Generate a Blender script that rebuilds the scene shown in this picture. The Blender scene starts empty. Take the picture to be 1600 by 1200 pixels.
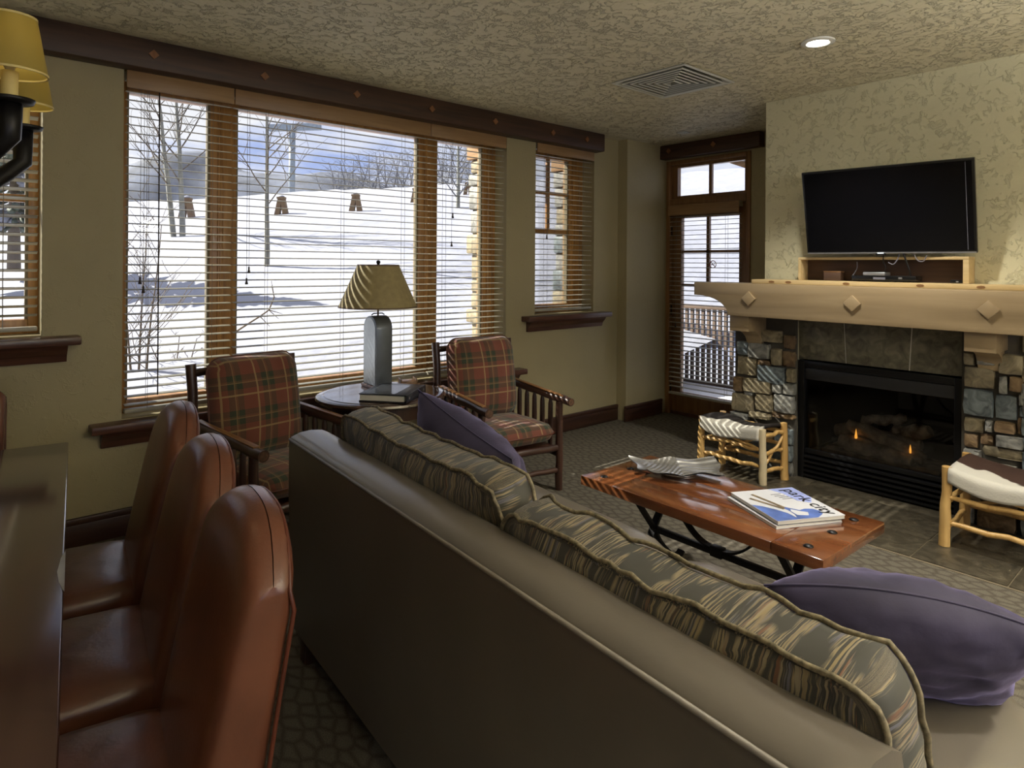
import bpy, bmesh, math, random
from mathutils import Vector, Matrix, noise

# ------------------------------------------------------------------ camera, world, sun, exposure
scene = bpy.context.scene
COL = scene.collection
FPX, CXP, HYP = 1012.0, 800.0, 413.5
YAW, ROLL, EYE = math.radians(48.85), math.radians(-0.4), 1.5
_c, _s = math.cos, math.sin
FWD = Vector((_c(YAW), _s(YAW), 0))
_R0, _D0 = Vector((_s(YAW), -_c(YAW), 0)), Vector((0, 0, -1))
RGT = _R0 * _c(ROLL) + _D0 * _s(ROLL)
DWN = _D0 * _c(ROLL) - _R0 * _s(ROLL)
CAM = Vector((0, 0, EYE))
cam_data = bpy.data.cameras.new('camera')
cam_data.sensor_width = 36
cam_data.lens = FPX / 1600 * 36
cam_data.shift_y = (HYP - 600) / 1600
cam_data.clip_start = 0.05
cam_data.clip_end = 2000
cam = bpy.data.objects.new('camera', cam_data)
COL.objects.link(cam)
cam.matrix_world = Matrix(((RGT.x, -DWN.x, -FWD.x, CAM.x), (RGT.y, -DWN.y, -FWD.y, CAM.y),
                           (RGT.z, -DWN.z, -FWD.z, CAM.z), (0, 0, 0, 1)))
scene.camera = cam

scene.view_settings.view_transform = 'Standard'
scene.view_settings.look = 'None'
scene.view_settings.gamma = 1
scene.view_settings.exposure = 0.52
scene.view_settings.use_curve_mapping = False
scene.cycles.use_denoising = True
scene.cycles.max_bounces = 12
scene.cycles.diffuse_bounces = 6
scene.cycles.glossy_bounces = 4
scene.cycles.transparent_max_bounces = 24
scene.cycles.sample_clamp_indirect = 6

WORLD_STRENGTH = 0.76
SUN_STRENGTH = 12.0
world = bpy.data.worlds.new('sky')
scene.world = world
world.use_nodes = True
nt = world.node_tree
nt.nodes.clear()
w_out = nt.nodes.new('ShaderNodeOutputWorld')
w_bg = nt.nodes.new('ShaderNodeBackground')
w_tc = nt.nodes.new('ShaderNodeTexCoord')
w_map = nt.nodes.new('ShaderNodeMapping')
w_map.inputs['Scale'].default_value = (2.2, 2.2, 6.0)
w_n = nt.nodes.new('ShaderNodeTexNoise')
w_n.inputs['Scale'].default_value = 2.0
w_n.inputs['Detail'].default_value = 7
w_r = nt.nodes.new('ShaderNodeValToRGB')
w_r.color_ramp.elements[0].position = 0.40
w_r.color_ramp.elements[0].color = (0.42, 0.52, 0.86, 1)
w_r.color_ramp.elements[1].position = 0.56
w_r.color_ramp.elements[1].color = (0.92, 0.92, 0.97, 1)
w_bg.inputs['Strength'].default_value = WORLD_STRENGTH
nt.links.new(w_tc.outputs['Generated'], w_map.inputs['Vector'])
nt.links.new(w_map.outputs['Vector'], w_n.inputs['Vector'])
nt.links.new(w_n.outputs['Fac'], w_r.inputs['Fac'])
nt.links.new(w_r.outputs['Color'], w_bg.inputs['Color'])
nt.links.new(w_bg.outputs['Background'], w_out.inputs['Surface'])

SUN_DIR = Vector((0.66, -1.0, -0.85)).normalized()
sun_data = bpy.data.lights.new('sun', 'SUN')
sun_data.energy = SUN_STRENGTH
sun_data.angle = math.radians(0.3)
sun_data.color = (1.0, 0.94, 0.82)
sun = bpy.data.objects.new('sun', sun_data)
COL.objects.link(sun)
sun.location = (-6, 15, 13)
sun.rotation_euler = SUN_DIR.to_track_quat('-Z', 'Y').to_euler()


def ray(x, y):
    return FWD + RGT * ((x - CXP) / FPX) + DWN * ((y - HYP) / FPX)


def on_x(x, y, X):
    d = ray(x, y)
    return CAM + d * (X / d.x)


def on_y(x, y, Y):
    d = ray(x, y)
    return CAM + d * (Y / d.y)


def on_z(x, y, z):
    d = ray(x, y)
    return CAM + d * ((z - EYE) / d.z)


def at_depth(x, y, dep):
    return CAM + ray(x, y) * dep


# ------------------------------------------------------------------ mesh helpers
class MB:
    def __init__(self):
        self.v, self.f, self.uv = [], [], {}

    def quadbox(self, c8):
        b = len(self.v)
        self.v += [tuple(p) for p in c8]
        for q in ((0, 3, 2, 1), (4, 5, 6, 7), (0, 1, 5, 4), (1, 2, 6, 5), (2, 3, 7, 6), (3, 0, 4, 7)):
            self.f.append(tuple(b + i for i in q))
        return self

    def box(self, x0, x1, y0, y1, z0, z1):
        if x0 > x1: x0, x1 = x1, x0
        if y0 > y1: y0, y1 = y1, y0
        if z0 > z1: z0, z1 = z1, z0
        return self.quadbox([(x0, y0, z0), (x1, y0, z0), (x1, y1, z0), (x0, y1, z0),
                             (x0, y0, z1), (x1, y0, z1), (x1, y1, z1), (x0, y1, z1)])

    def bar(self, a, b, w, h, up=(0, 0, 1)):
        a, b = Vector(a), Vector(b)
        d = (b - a).normalized()
        s = d.cross(Vector(up))
        if s.length < 1e-5: s = d.cross(Vector((1, 0, 0)))
        s.normalize()
        u = s.cross(d)
        s, u = s * (w / 2), u * (h / 2)
        return self.quadbox([a - s - u, a + s - u, b + s - u, b - s - u, a - s + u, a + s + u, b + s + u, b - s + u])

    def tube(self, path, r, n=8, cap=True, flat=None):
        pts = [Vector(p) for p in path]
        if len(pts) > 1:
            rs = list(r) if hasattr(r, '__len__') else [r] * len(pts)
        b0 = len(self.v)
        prev = None
        for i, p in enumerate(pts):
            t = (pts[min(i + 1, len(pts) - 1)] - pts[max(i - 1, 0)])
            t = t.normalized() if t.length > 1e-9 else Vector((0, 0, 1))
            if prev is None:
                a = t.orthogonal().normalized()
            else:
                a = (prev - t * prev.dot(t))
                a = a.normalized() if a.length > 1e-6 else t.orthogonal().normalized()
            prev = a
            bb = t.cross(a)
            for k in range(n):
                an = 2 * math.pi * k / n
                self.v.append(tuple(p + a * (rs[i] * math.cos(an)) + bb * (rs[i] * math.sin(an))))
        for i in range(len(pts) - 1):
            for k in range(n):
                k2 = (k + 1) % n
                self.f.append((b0 + i * n + k, b0 + i * n + k2, b0 + (i + 1) * n + k2, b0 + (i + 1) * n + k))
        if cap:
            self.f.append(tuple(b0 + k for k in reversed(range(n))))
            e = b0 + (len(pts) - 1) * n
            self.f.append(tuple(e + k for k in range(n)))
        return self

    def strip(self, path, w, t, side):
        """flat bar swept along a path; side = vector across the width"""
        pts = [Vector(p) for p in path]
        side = Vector(side).normalized()
        b0 = len(self.v)
        for i, p in enumerate(pts):
            d = (pts[min(i + 1, len(pts) - 1)] - pts[max(i - 1, 0)]).normalized()
            nrm = d.cross(side).normalized()
            for sx, sy in ((-1, -1), (1, -1), (1, 1), (-1, 1)):
                self.v.append(tuple(p + side * (w / 2 * sx) + nrm * (t / 2 * sy)))
        for i in range(len(pts) - 1):
            for k in range(4):
                k2 = (k + 1) % 4
                self.f.append((b0 + i * 4 + k, b0 + i * 4 + k2, b0 + i * 4 + 4 + k2, b0 + i * 4 + 4 + k))
        e = b0 + (len(pts) - 1) * 4
        self.f.append((b0 + 3, b0 + 2, b0 + 1, b0))
        self.f.append((e, e + 1, e + 2, e + 3))
        return self

    def lathe(self, prof, n=24, c=(0, 0, 0), sx=1.0, sy=1.0, cap=True):
        b0 = len(self.v)
        for r, z in prof:
            for k in range(n):
                a = 2 * math.pi * k / n
                self.v.append((c[0] + r * sx * math.cos(a), c[1] + r * sy * math.sin(a), c[2] + z))
        for i in range(len(prof) - 1):
            for k in range(n):
                k2 = (k + 1) % n
                self.f.append((b0 + i * n + k, b0 + i * n + k2, b0 + (i + 1) * n + k2, b0 + (i + 1) * n + k))
        if cap:
            if prof[0][0] > 1e-6: self.f.append(tuple(b0 + k for k in reversed(range(n))))
            e = b0 + (len(prof) - 1) * n
            if prof[-1][0] > 1e-6: self.f.append(tuple(e + k for k in range(n)))
        return self

    def prism(self, poly, fn, d0, d1):
        """poly of 2-D points; fn(u, v, d) -> point"""
        b0 = len(self.v)
        n = len(poly)
        for d in (d0, d1):
            for u, v in poly:
                self.v.append(tuple(fn(u, v, d)))
        self.f.append(tuple(b0 + i for i in reversed(range(n))))
        self.f.append(tuple(b0 + n + i for i in range(n)))
        for i in range(n):
            j = (i + 1) % n
            self.f.append((b0 + i, b0 + j, b0 + n + j, b0 + n + i))
        return self

    def grid(self, fn, nu, nv, cu=False, cv=False, uvf=None):
        b0 = len(self.v)
        NU, NV = (nu if cu else nu + 1), (nv if cv else nv + 1)
        for j in range(NV):
            for i in range(NU):
                self.v.append(tuple(fn(i / nu, j / nv)))
        for j in range(nv):
            for i in range(nu):
                i2, j2 = (i + 1) % NU if cu else i + 1, (j + 1) % NV if cv else j + 1
                fi = len(self.f)
                self.f.append((b0 + j * NU + i, b0 + j * NU + i2, b0 + j2 * NU + i2, b0 + j2 * NU + i))
                if uvf:
                    self.uv[fi] = [uvf(i / nu, j / nv), uvf((i + 1) / nu, j / nv), uvf((i + 1) / nu, (j + 1) / nv), uvf(i / nu, (j + 1) / nv)]
        return self

    def mesh(self, name, smooth=False, bevel=0.0, seg=2, autosmooth=None):
        me = bpy.data.meshes.new(name)
        me.from_pydata(self.v, [], self.f)
        if self.uv:
            ul = me.uv_layers.new(name='UVMap')
            for p in me.polygons:
                if p.index in self.uv:
                    for li, c in zip(p.loop_indices, self.uv[p.index]):
                        ul.data[li].uv = c
        bm = bmesh.new()
        bm.from_mesh(me)
        bmesh.ops.remove_doubles(bm, verts=bm.verts, dist=1e-6)
        bmesh.ops.recalc_face_normals(bm, faces=bm.faces)
        if bevel > 0:
            ed = [e for e in bm.edges if e.is_manifold and e.calc_face_angle(0) > 0.5]
            bmesh.ops.bevel(bm, geom=ed, offset=bevel, segments=seg, profile=0.5, affect='EDGES', clamp_overlap=True)
        if smooth:
            for f in bm.faces: f.smooth = True
            if autosmooth:
                for e in bm.edges:
                    if e.is_manifold and e.calc_face_angle(0) > autosmooth: e.smooth = False
        bm.to_mesh(me)
        bm.free()
        return me

    def build(self, name, m, parent=None, smooth=False, bevel=0.0, seg=2, loc=None, rot=None, autosmooth=None):
        if bevel > 0 and not smooth:
            smooth, autosmooth = True, autosmooth or 0.6
        return link(name, self.mesh(name, smooth, bevel, seg, autosmooth), m, parent, loc, rot)


def link(name, me, m, parent=None, loc=None, rot=None):
    o = bpy.data.objects.new(name, me)
    COL.objects.link(o)
    if m is not None and not me.materials: me.materials.append(m)
    if parent is not None: o.parent = parent
    if loc is not None: o.location = loc
    if rot is not None: o.rotation_euler = rot
    return o


def tag(o, label, cat, group=None, kind=None):
    o['label'] = label
    o['category'] = cat
    if group: o['group'] = group
    if kind: o['kind'] = kind
    return o


def thing(name, label, cat, loc=(0, 0, 0), rotz=0.0, group=None):
    o = bpy.data.objects.new(name, None)
    o.empty_display_size = 0.1
    COL.objects.link(o)
    o.location = loc
    o.rotation_euler = (0, 0, rotz)
    return tag(o, label, cat, group)


def struct(o, label=None, cat=None):
    o['kind'] = 'structure'
    if label: o['label'] = label
    if cat: o['category'] = cat
    return o


def sroot(name, label, cat):
    o = bpy.data.objects.new(name, None)
    COL.objects.link(o)
    return struct(o, label, cat)


def dup(root, loc, rotz, label=None):
    r = root.copy()
    COL.objects.link(r)
    r.location = loc
    r.rotation_euler = (0, 0, rotz)
    if label: r['label'] = label
    for ch in list(root.children):
        c = ch.copy()
        COL.objects.link(c)
        c.parent = r
        for g in list(ch.children):
            d = g.copy()
            COL.objects.link(d)
            d.parent = c
    return r


# ------------------------------------------------------------------ materials
def newmat(name):
    m = bpy.data.materials.new(name)
    m.use_nodes = True
    b = m.node_tree.nodes['Principled BSDF']
    return m, m.node_tree, b


def N(nt, t, **kw):
    n = nt.nodes.new(t)
    for k, v in kw.items():
        if k in n.inputs: n.inputs[k].default_value = v
        else: setattr(n, k, v)
    return n


def ramp(nt, stops, interp='LINEAR'):
    r = nt.nodes.new('ShaderNodeValToRGB')
    cr = r.color_ramp
    cr.interpolation = interp
    while len(cr.elements) < len(stops): cr.elements.new(0.5)
    for e, (p, c) in zip(cr.elements, stops):
        e.position = p
        e.color = (*c, 1) if len(c) == 3 else c
    return r


def simple(name, col, rough=0.5, metal=0.0, var=0.15, nscale=8.0, stretch=(1, 1, 1), bump=0.0, bscale=60.0, spec=0.5, coat=0.0, sheen=0.0, bdist=0.002):
    m, nt, b = newmat(name)
    L = nt.links.new
    tc = N(nt, 'ShaderNodeTexCoord')
    mp = N(nt, 'ShaderNodeMapping')
    mp.inputs['Scale'].default_value = stretch
    L(tc.outputs['Object'], mp.inputs['Vector'])
    n = N(nt, 'ShaderNodeTexNoise', Scale=nscale, Detail=6.0)
    L(mp.outputs['Vector'], n.inputs['Vector'])
    r = ramp(nt, [(0.3, tuple(c * (1 - var) for c in col)), (0.7, tuple(min(1, c * (1 + var)) for c in col))])
    L(n.outputs['Fac'], r.inputs['Fac'])
    L(r.outputs['Color'], b.inputs['Base Color'])
    b.inputs['Roughness'].default_value = rough
    b.inputs['Metallic'].default_value = metal
    b.inputs['Specular IOR Level'].default_value = spec
    b.inputs['Coat Weight'].default_value = coat
    b.inputs['Coat Roughness'].default_value = 0.15
    if sheen:
        b.inputs['Sheen Weight'].default_value = sheen
        b.inputs['Sheen Roughness'].default_value = 0.4
    if bump > 0:
        n2 = N(nt, 'ShaderNodeTexNoise', Scale=bscale, Detail=5.0)
        L(mp.outputs['Vector'], n2.inputs['Vector'])
        bp = N(nt, 'ShaderNodeBump', Strength=bump, Distance=bdist)
        L(n2.outputs['Fac'], bp.inputs['Height'])
        L(bp.outputs['Normal'], b.inputs['Normal'])
    return m


def wood(name, c0, c1, rough=0.4, axis=0, scale=1.0, coat=0.0, bump=0.15):
    st = [14, 14, 14]
    st[axis] = 1.0
    m, nt, b = newmat(name)
    L = nt.links.new
    tc = N(nt, 'ShaderNodeTexCoord')
    mp = N(nt, 'ShaderNodeMapping')
    mp.inputs['Scale'].default_value = [s * scale for s in st]
    L(tc.outputs['Object'], mp.inputs['Vector'])
    n = N(nt, 'ShaderNodeTexNoise', Scale=2.2, Detail=8.0, Distortion=0.6)
    L(mp.outputs['Vector'], n.inputs['Vector'])
    r = ramp(nt, [(0.28, c0), (0.72, c1)])
    L(n.outputs['Fac'], r.inputs['Fac'])
    L(r.outputs['Color'], b.inputs['Base Color'])
    b.inputs['Roughness'].default_value = rough
    b.inputs['Coat Weight'].default_value = coat
    b.inputs['Coat Roughness'].default_value = 0.12
    bp = N(nt, 'ShaderNodeBump', Strength=bump, Distance=0.002)
    L(n.outputs['Fac'], bp.inputs['Height'])
    L(bp.outputs['Normal'], b.inputs['Normal'])
    return m


def plaster(name, col, strength, scale, mode='trowel', var=0.06, gate_lo=.45):
    m, nt, b = newmat(name)
    L = nt.links.new
    tc = N(nt, 'ShaderNodeTexCoord')
    big = N(nt, 'ShaderNodeTexNoise', Scale=1.3, Detail=3.0)
    L(tc.outputs['Object'], big.inputs['Vector'])
    r = ramp(nt, [(0.3, tuple(c * (1 - var) for c in col)), (0.7, tuple(min(1, c * (1 + var)) for c in col))])
    L(big.outputs['Fac'], r.inputs['Fac'])
    L(r.outputs['Color'], b.inputs['Base Color'])
    b.inputs['Roughness'].default_value = 0.55
    b.inputs['Specular IOR Level'].default_value = 0.4
    warp = N(nt, 'ShaderNodeTexNoise', Scale=scale * 0.5, Detail=3.0)
    L(tc.outputs['Object'], warp.inputs['Vector'])
    mx = N(nt, 'ShaderNodeMix', data_type='RGBA')
    mx.inputs[0].default_value = 0.18
    L(tc.outputs['Object'], mx.inputs[6])
    L(warp.outputs['Color'], mx.inputs[7])
    n = N(nt, 'ShaderNodeTexNoise', Scale=scale, Detail=5.0, Roughness=0.6)
    L(mx.outputs[2], n.inputs['Vector'])
    # thin ridges where the noise crosses the middle
    sub = N(nt, 'ShaderNodeMath', operation='SUBTRACT')
    sub.inputs[1].default_value = 0.5
    L(n.outputs['Fac'], sub.inputs[0])
    ab = N(nt, 'ShaderNodeMath', operation='ABSOLUTE')
    L(sub.outputs[0], ab.inputs[0])
    rr = ramp(nt, [(0.0, (1, 1, 1)), (0.035 if mode == 'trowel' else 0.05, (0, 0, 0))], 'EASE')
    L(ab.outputs[0], rr.inputs['Fac'])
    gate = N(nt, 'ShaderNodeTexNoise', Scale=scale * 0.9, Detail=2.0)
    L(tc.outputs['Object'], gate.inputs['Vector'])
    gr = ramp(nt, [(gate_lo, (0, 0, 0)), (gate_lo + .13, (1, 1, 1))])
    L(gate.outputs['Fac'], gr.inputs['Fac'])
    mu = N(nt, 'ShaderNodeMath', operation='MULTIPLY')
    L(rr.outputs['Color'], mu.inputs[0])
    L(gr.outputs['Color'], mu.inputs[1])
    ad = N(nt, 'ShaderNodeMath', operation='MULTIPLY_ADD')
    ad.inputs[1].default_value = 0.5
    L(n.outputs['Fac'], ad.inputs[0])
    L(mu.outputs[0], ad.inputs[2])
    bp = N(nt, 'ShaderNodeBump', Strength=strength, Distance=0.012)
    L(ad.outputs[0], bp.inputs['Height'])
    L(bp.outputs['Normal'], b.inputs['Normal'])
    return m


M = {}
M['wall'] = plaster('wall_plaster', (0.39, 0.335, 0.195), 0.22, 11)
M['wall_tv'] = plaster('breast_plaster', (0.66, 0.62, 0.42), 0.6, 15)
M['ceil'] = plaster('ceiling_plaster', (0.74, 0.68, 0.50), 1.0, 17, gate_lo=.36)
M['beam'] = wood('dark_beam_wood', (0.030, 0.014, 0.008), (0.085, 0.040, 0.022), 0.5, 0, 0.8)
M['beam_y'] = wood('dark_beam_wood_y', (0.035, 0.015, 0.009), (0.095, 0.044, 0.025), 0.5, 1, 0.8)
M['inlay'] = wood('inlay_wood', (0.20, 0.085, 0.03), (0.30, 0.13, 0.05), 0.45, 2)
M['frame'] = wood('amber_window_wood', (0.24, 0.105, 0.026), (0.46, 0.235, 0.065), 0.36, 2, 1.0, coat=0.2)
M['valance'] = wood('valance_wood', (0.27, 0.155, 0.07), (0.39, 0.235, 0.11), 0.42, 0)
M['valance_y'] = wood('valance_wood_y', (0.27, 0.155, 0.07), (0.39, 0.235, 0.11), 0.42, 1)
M['sill'] = wood('sill_wood', (0.05, 0.018, 0.012), (0.12, 0.05, 0.03), 0.35, 0, coat=0.2)
M['base'] = wood('baseboard_wood', (0.03, 0.012, 0.008), (0.07, 0.03, 0.018), 0.4, 0)
M['door'] = wood('door_wood', (0.19, 0.09, 0.035), (0.32, 0.165, 0.065), 0.38, 2, coat=0.2)
M['slat'] = simple('blind_slat', (0.37, 0.35, 0.285), 0.38, var=0.04)
M['cord'] = simple('blind_cord', (0.20, 0.17, 0.14), 0.7)
M['tassel'] = simple('tassel_wood', (0.03, 0.018, 0.012), 0.4)
M['iron'] = simple('black_iron', (0.014, 0.013, 0.014), 0.38, metal=0.6, bump=0.3, bscale=40)
M['black'] = simple('black_metal', (0.008, 0.008, 0.009), 0.35, metal=0.3)
M['blackplastic'] = simple('black_plastic', (0.008, 0.008, 0.009), 0.22)
M['silver'] = simple('silver_plastic', (0.55, 0.56, 0.6), 0.3, metal=0.8)
M['white'] = simple('white_paint', (0.75, 0.75, 0.72), 0.5, var=0.03)
M['leather'] = simple('cognac_leather', (0.135, 0.046, 0.024), 0.30, var=0.28, nscale=5, bump=0.25, bscale=90, spec=0.8)
M['leather_dark'] = simple('leather_piping', (0.10, 0.025, 0.012), 0.4)
M['table'] = wood('dining_table_wood', (0.040, 0.018, 0.013), (0.075, 0.036, 0.026), 0.17, 1, 0.6, coat=1.0, bump=0.06)
M['legwood'] = wood('dark_leg_wood', (0.03, 0.014, 0.008), (0.07, 0.03, 0.018), 0.4, 2)
M['sofa'] = simple('taupe_leather', (0.145, 0.124, 0.100), 0.28, var=0.1, nscale=3, bump=0.10, bscale=120, spec=0.9)
M['sofa_pipe'] = simple('taupe_piping', (0.17, 0.145, 0.115), 0.45)
M['velvet'] = simple('purple_velvet', (0.032, 0.026, 0.056), 0.75, var=0.5, nscale=4, sheen=0.75, bump=0.25, bscale=14, bdist=0.01)
M['velvet'].node_tree.nodes['Principled BSDF'].inputs['Sheen Tint'].default_value = (0.45, 0.40, 0.75, 1)
M['log_dark'] = wood('dark_log_wood', (0.030, 0.014, 0.010), (0.095, 0.042, 0.028), 0.34, 1, coat=0.3)
M['log_dark_z'] = wood('dark_log_wood_z', (0.028, 0.013, 0.010), (0.085, 0.038, 0.026), 0.34, 2, coat=0.3)
M['log_flat'] = wood('worn_arm_wood', (0.20, 0.09, 0.032), (0.34, 0.17, 0.065), 0.35, 1)
M['arm_end'] = simple('log_end_grain', (0.11, 0.055, 0.03), 0.5, var=.4, nscale=60)
M['pine'] = wood('pine_board', (0.46, 0.33, 0.15), (0.62, 0.47, 0.25), 0.5, 1, 0.7)
M['pine_in'] = wood('pine_dark', (0.05, 0.026, 0.016), (0.085, 0.045, 0.028), 0.5, 1)  # darker brown than the outer pine boards
M['mantel'] = wood('mantel_wood', (0.26, 0.185, 0.10), (0.355, 0.262, 0.15), 0.48, 1, 0.5)
M['peeled'] = wood('peeled_log', (0.48, 0.27, 0.08), (0.72, 0.47, 0.18), 0.42, 2, 0.8, coat=0.15)
M['peeled_pale'] = wood('peeled_log_pale', (0.58, 0.46, 0.27), (0.78, 0.66, 0.44), 0.5, 2, 0.8)
M['coffee'] = wood('coffee_table_wood', (0.12, 0.035, 0.012), (0.26, 0.092, 0.032), 0.16, 1, 0.6, coat=1.0, bump=0.08)
M['lampmetal'] = simple('pewter_metal', (0.15, 0.17, 0.20), 0.38, metal=0.55, bump=0.1, bscale=20)
M['lamppanel'] = simple('brushed_pewter', (0.26, 0.29, 0.33), 0.4, metal=0.5)
M['shade'] = simple('parchment_shade', (0.36, 0.29, 0.14), 0.7, var=0.12, nscale=30)
M['shade_trim'] = simple('shade_trim', (0.16, 0.10, 0.05), 0.6)
M['binder'] = simple('black_leatherette', (0.018, 0.019, 0.026), 0.35, bump=0.2, bscale=80)
M['paper'] = simple('paper_pages', (0.70, 0.68, 0.62), 0.7, var=0.06, nscale=60, stretch=(1, 1, 20))
M['pewter'] = simple('polished_pewter', (0.76, 0.74, 0.70), 0.27, metal=0.9, var=0.08, nscale=20)
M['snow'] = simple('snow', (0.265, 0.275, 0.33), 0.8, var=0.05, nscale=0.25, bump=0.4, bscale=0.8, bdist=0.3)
M['deck_snow'] = simple('pale_deck_snow', (0.82, 0.83, 0.86), 0.8, var=0.04, nscale=2)  # colour raised above the slope snow to bounce more light indoors
M['hill'] = simple('wooded_hill', (0.075, 0.088, 0.125), 0.9, var=0.7, nscale=0.10)
M['aspen'] = simple('aspen_bark', (0.20, 0.20, 0.175), 0.8, var=0.4, nscale=5)
M['twig'] = simple('bare_twig', (0.10, 0.075, 0.055), 0.8)
M['frost'] = simple('frosted_twig', (0.17, 0.175, 0.20), 0.8, var=0.4)
M['scrub'] = simple('scrub_bark', (0.13, 0.13, 0.15), 0.8)
M['needle'] = simple('evergreen', (0.07, 0.09, 0.065), 0.8, var=0.5)
M['wedge'] = simple('weathered_wood', (0.16, 0.10, 0.055), 0.8)
M['rail'] = simple('deck_rail_wood', (0.10, 0.065, 0.045), 0.7)
M['pole'] = simple('steel_pole', (0.25, 0.29, 0.33), 0.6)
M['eave'] = wood('eave_wood', (0.22, 0.12, 0.05), (0.34, 0.2, 0.09), 0.6, 1)
M['soot'] = simple('firebox_soot', (0.012, 0.011, 0.011), 0.8)
M['gaslog'] = simple('ceramic_log', (0.45, 0.36, 0.28), 0.85, var=0.7, nscale=14, bump=0.8, bscale=30, bdist=0.01)
M['vent'] = simple('vent_metal', (0.62, 0.62, 0.57), 0.4, var=0.03)
M['ventshade'] = simple('vent_louver_shaded', (0.30, 0.30, 0.27), 0.5, var=.03)  # white louvers greyed in colour to stand for shade inside the vent
M['ventdark'] = simple('vent_inside_shade', (0.02, 0.02, 0.02), 0.8)  # near-black colour stands for the unlit space above the louvers
M['mortar'] = simple('mortar', (0.075, 0.066, 0.052), 0.9, bump=0.5, bscale=60)
M['red'] = simple('red_print', (0.55, 0.05, 0.04), 0.5, var=0.02)
M['print_black'] = simple('black_print', (0.006, 0.006, 0.008), 0.4, var=0.02)
M['print_grey'] = simple('grey_print', (0.16, 0.16, 0.2), 0.4, var=0.02)
M['print_white'] = simple('cover_white', (0.74, 0.75, 0.80), 0.25, var=0.05, nscale=6)
M['print_blue'] = simple('blue_print', (0.12, 0.20, 0.55), 0.28, var=0.35, nscale=14)
M['print_sky'] = simple('pale_blue_print', (0.38, 0.45, 0.85), 0.28, var=0.2, nscale=10)
M['print_stick'] = simple('stick_print', (0.22, 0.17, 0.11), 0.3, var=0.4, nscale=40)
M['brown'] = wood('brown_box_wood', (0.16, 0.08, 0.03), (0.26, 0.14, 0.06), 0.4, 0)
M['candle'] = simple('candle_sleeve', (0.62, 0.50, 0.20), 0.6)
M['bulbglass'] = simple('bulb_glass', (0.5, 0.5, 0.48), 0.15)


def stone_mat(name, c, c2, rough=0.6):
    m, nt, b = newmat(name)
    L = nt.links.new
    tc = N(nt, 'ShaderNodeTexCoord')
    n = N(nt, 'ShaderNodeTexNoise', Scale=14.0, Detail=8.0, Distortion=1.2)
    L(tc.outputs['Object'], n.inputs['Vector'])
    r = ramp(nt, [(0.3, c), (0.55, c2), (0.75, tuple(min(1, x * 1.5) for x in c2))])
    L(n.outputs['Fac'], r.inputs['Fac'])
    L(r.outputs['Color'], b.inputs['Base Color'])
    b.inputs['Roughness'].default_value = rough
    bp = N(nt, 'ShaderNodeBump', Strength=0.7, Distance=0.01)
    L(n.outputs['Fac'], bp.inputs['Height'])
    L(bp.outputs['Normal'], b.inputs['Normal'])
    return m


STONES = {'g': stone_mat('stone_grey', (0.10, 0.10, 0.095), (0.24, 0.235, 0.21)),
          't': stone_mat('stone_tan', (0.13, 0.105, 0.065), (0.27, 0.225, 0.14)),
          'b': stone_mat('stone_brown', (0.10, 0.06, 0.03), (0.20, 0.13, 0.065)),
          's': stone_mat('stone_slate', (0.06, 0.075, 0.085), (0.17, 0.20, 0.21), 0.45)}
TILE = stone_mat('slate_tile', (0.085, 0.075, 0.05), (0.17, 0.155, 0.105), 0.42)
HTILE = stone_mat('hearth_tile', (0.045, 0.038, 0.026), (0.085, 0.072, 0.05), 0.32)


def glass(name, tint=(1, 1, 1), gloss=1.0):
    m = bpy.data.materials.new(name)
    m.use_nodes = True
    nt = m.node_tree
    nt.nodes.clear()
    o = nt.nodes.new('ShaderNodeOutputMaterial')
    t = nt.nodes.new('ShaderNodeBsdfTransparent')
    t.inputs['Color'].default_value = (*tint, 1)
    g = nt.nodes.new('ShaderNodeBsdfGlossy')
    g.inputs['Roughness'].default_value = 0.02
    fr = nt.nodes.new('ShaderNodeFresnel')
    fr.inputs['IOR'].default_value = 1.45
    mu = N(nt, 'ShaderNodeMath', operation='MULTIPLY')
    mu.inputs[1].default_value = gloss
    mx = nt.nodes.new('ShaderNodeMixShader')
    nt.links.new(fr.outputs[0], mu.inputs[0])
    nt.links.new(mu.outputs[0], mx.inputs[0])
    nt.links.new(t.outputs[0], mx.inputs[1])
    nt.links.new(g.outputs[0], mx.inputs[2])
    nt.links.new(mx.outputs[0], o.inputs['Surface'])
    return m


M['glass'] = glass('window_glass', (0.97, 0.98, 0.98), 0.6)
M['fireglass'] = glass('fire_glass', (0.75, 0.75, 0.75), 1.0)


def emit(name, col, st):
    m = bpy.data.materials.new(name)
    m.use_nodes = True
    b = m.node_tree.nodes['Principled BSDF']
    b.inputs['Base Color'].default_value = (*col, 1)
    b.inputs['Emission Color'].default_value = (*col, 1)
    b.inputs['Emission Strength'].default_value = st
    return m


M['lamp_on'] = emit('lamp_lens', (1.0, 0.93, 0.78), 14.0)
M['flame'] = emit('pilot_flame', (1.0, 0.42, 0.06), 1.2)


def yellow_shade():
    m, nt, b = newmat('chandelier_shade')
    b.inputs['Base Color'].default_value = (0.36, 0.27, 0.06, 1)
    b.inputs['Roughness'].default_value = 0.7
    out = nt.nodes['Material Output']
    tr = nt.nodes.new('ShaderNodeBsdfTranslucent')
    tr.inputs['Color'].default_value = (0.60, 0.48, 0.14, 1)
    mx = nt.nodes.new('ShaderNodeMixShader')
    mx.inputs[0].default_value = 0.25
    nt.links.new(b.outputs[0], mx.inputs[1])
    nt.links.new(tr.outputs[0], mx.inputs[2])
    nt.links.new(mx.outputs[0], out.inputs['Surface'])
    return m


M['yshade'] = yellow_shade()


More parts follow.
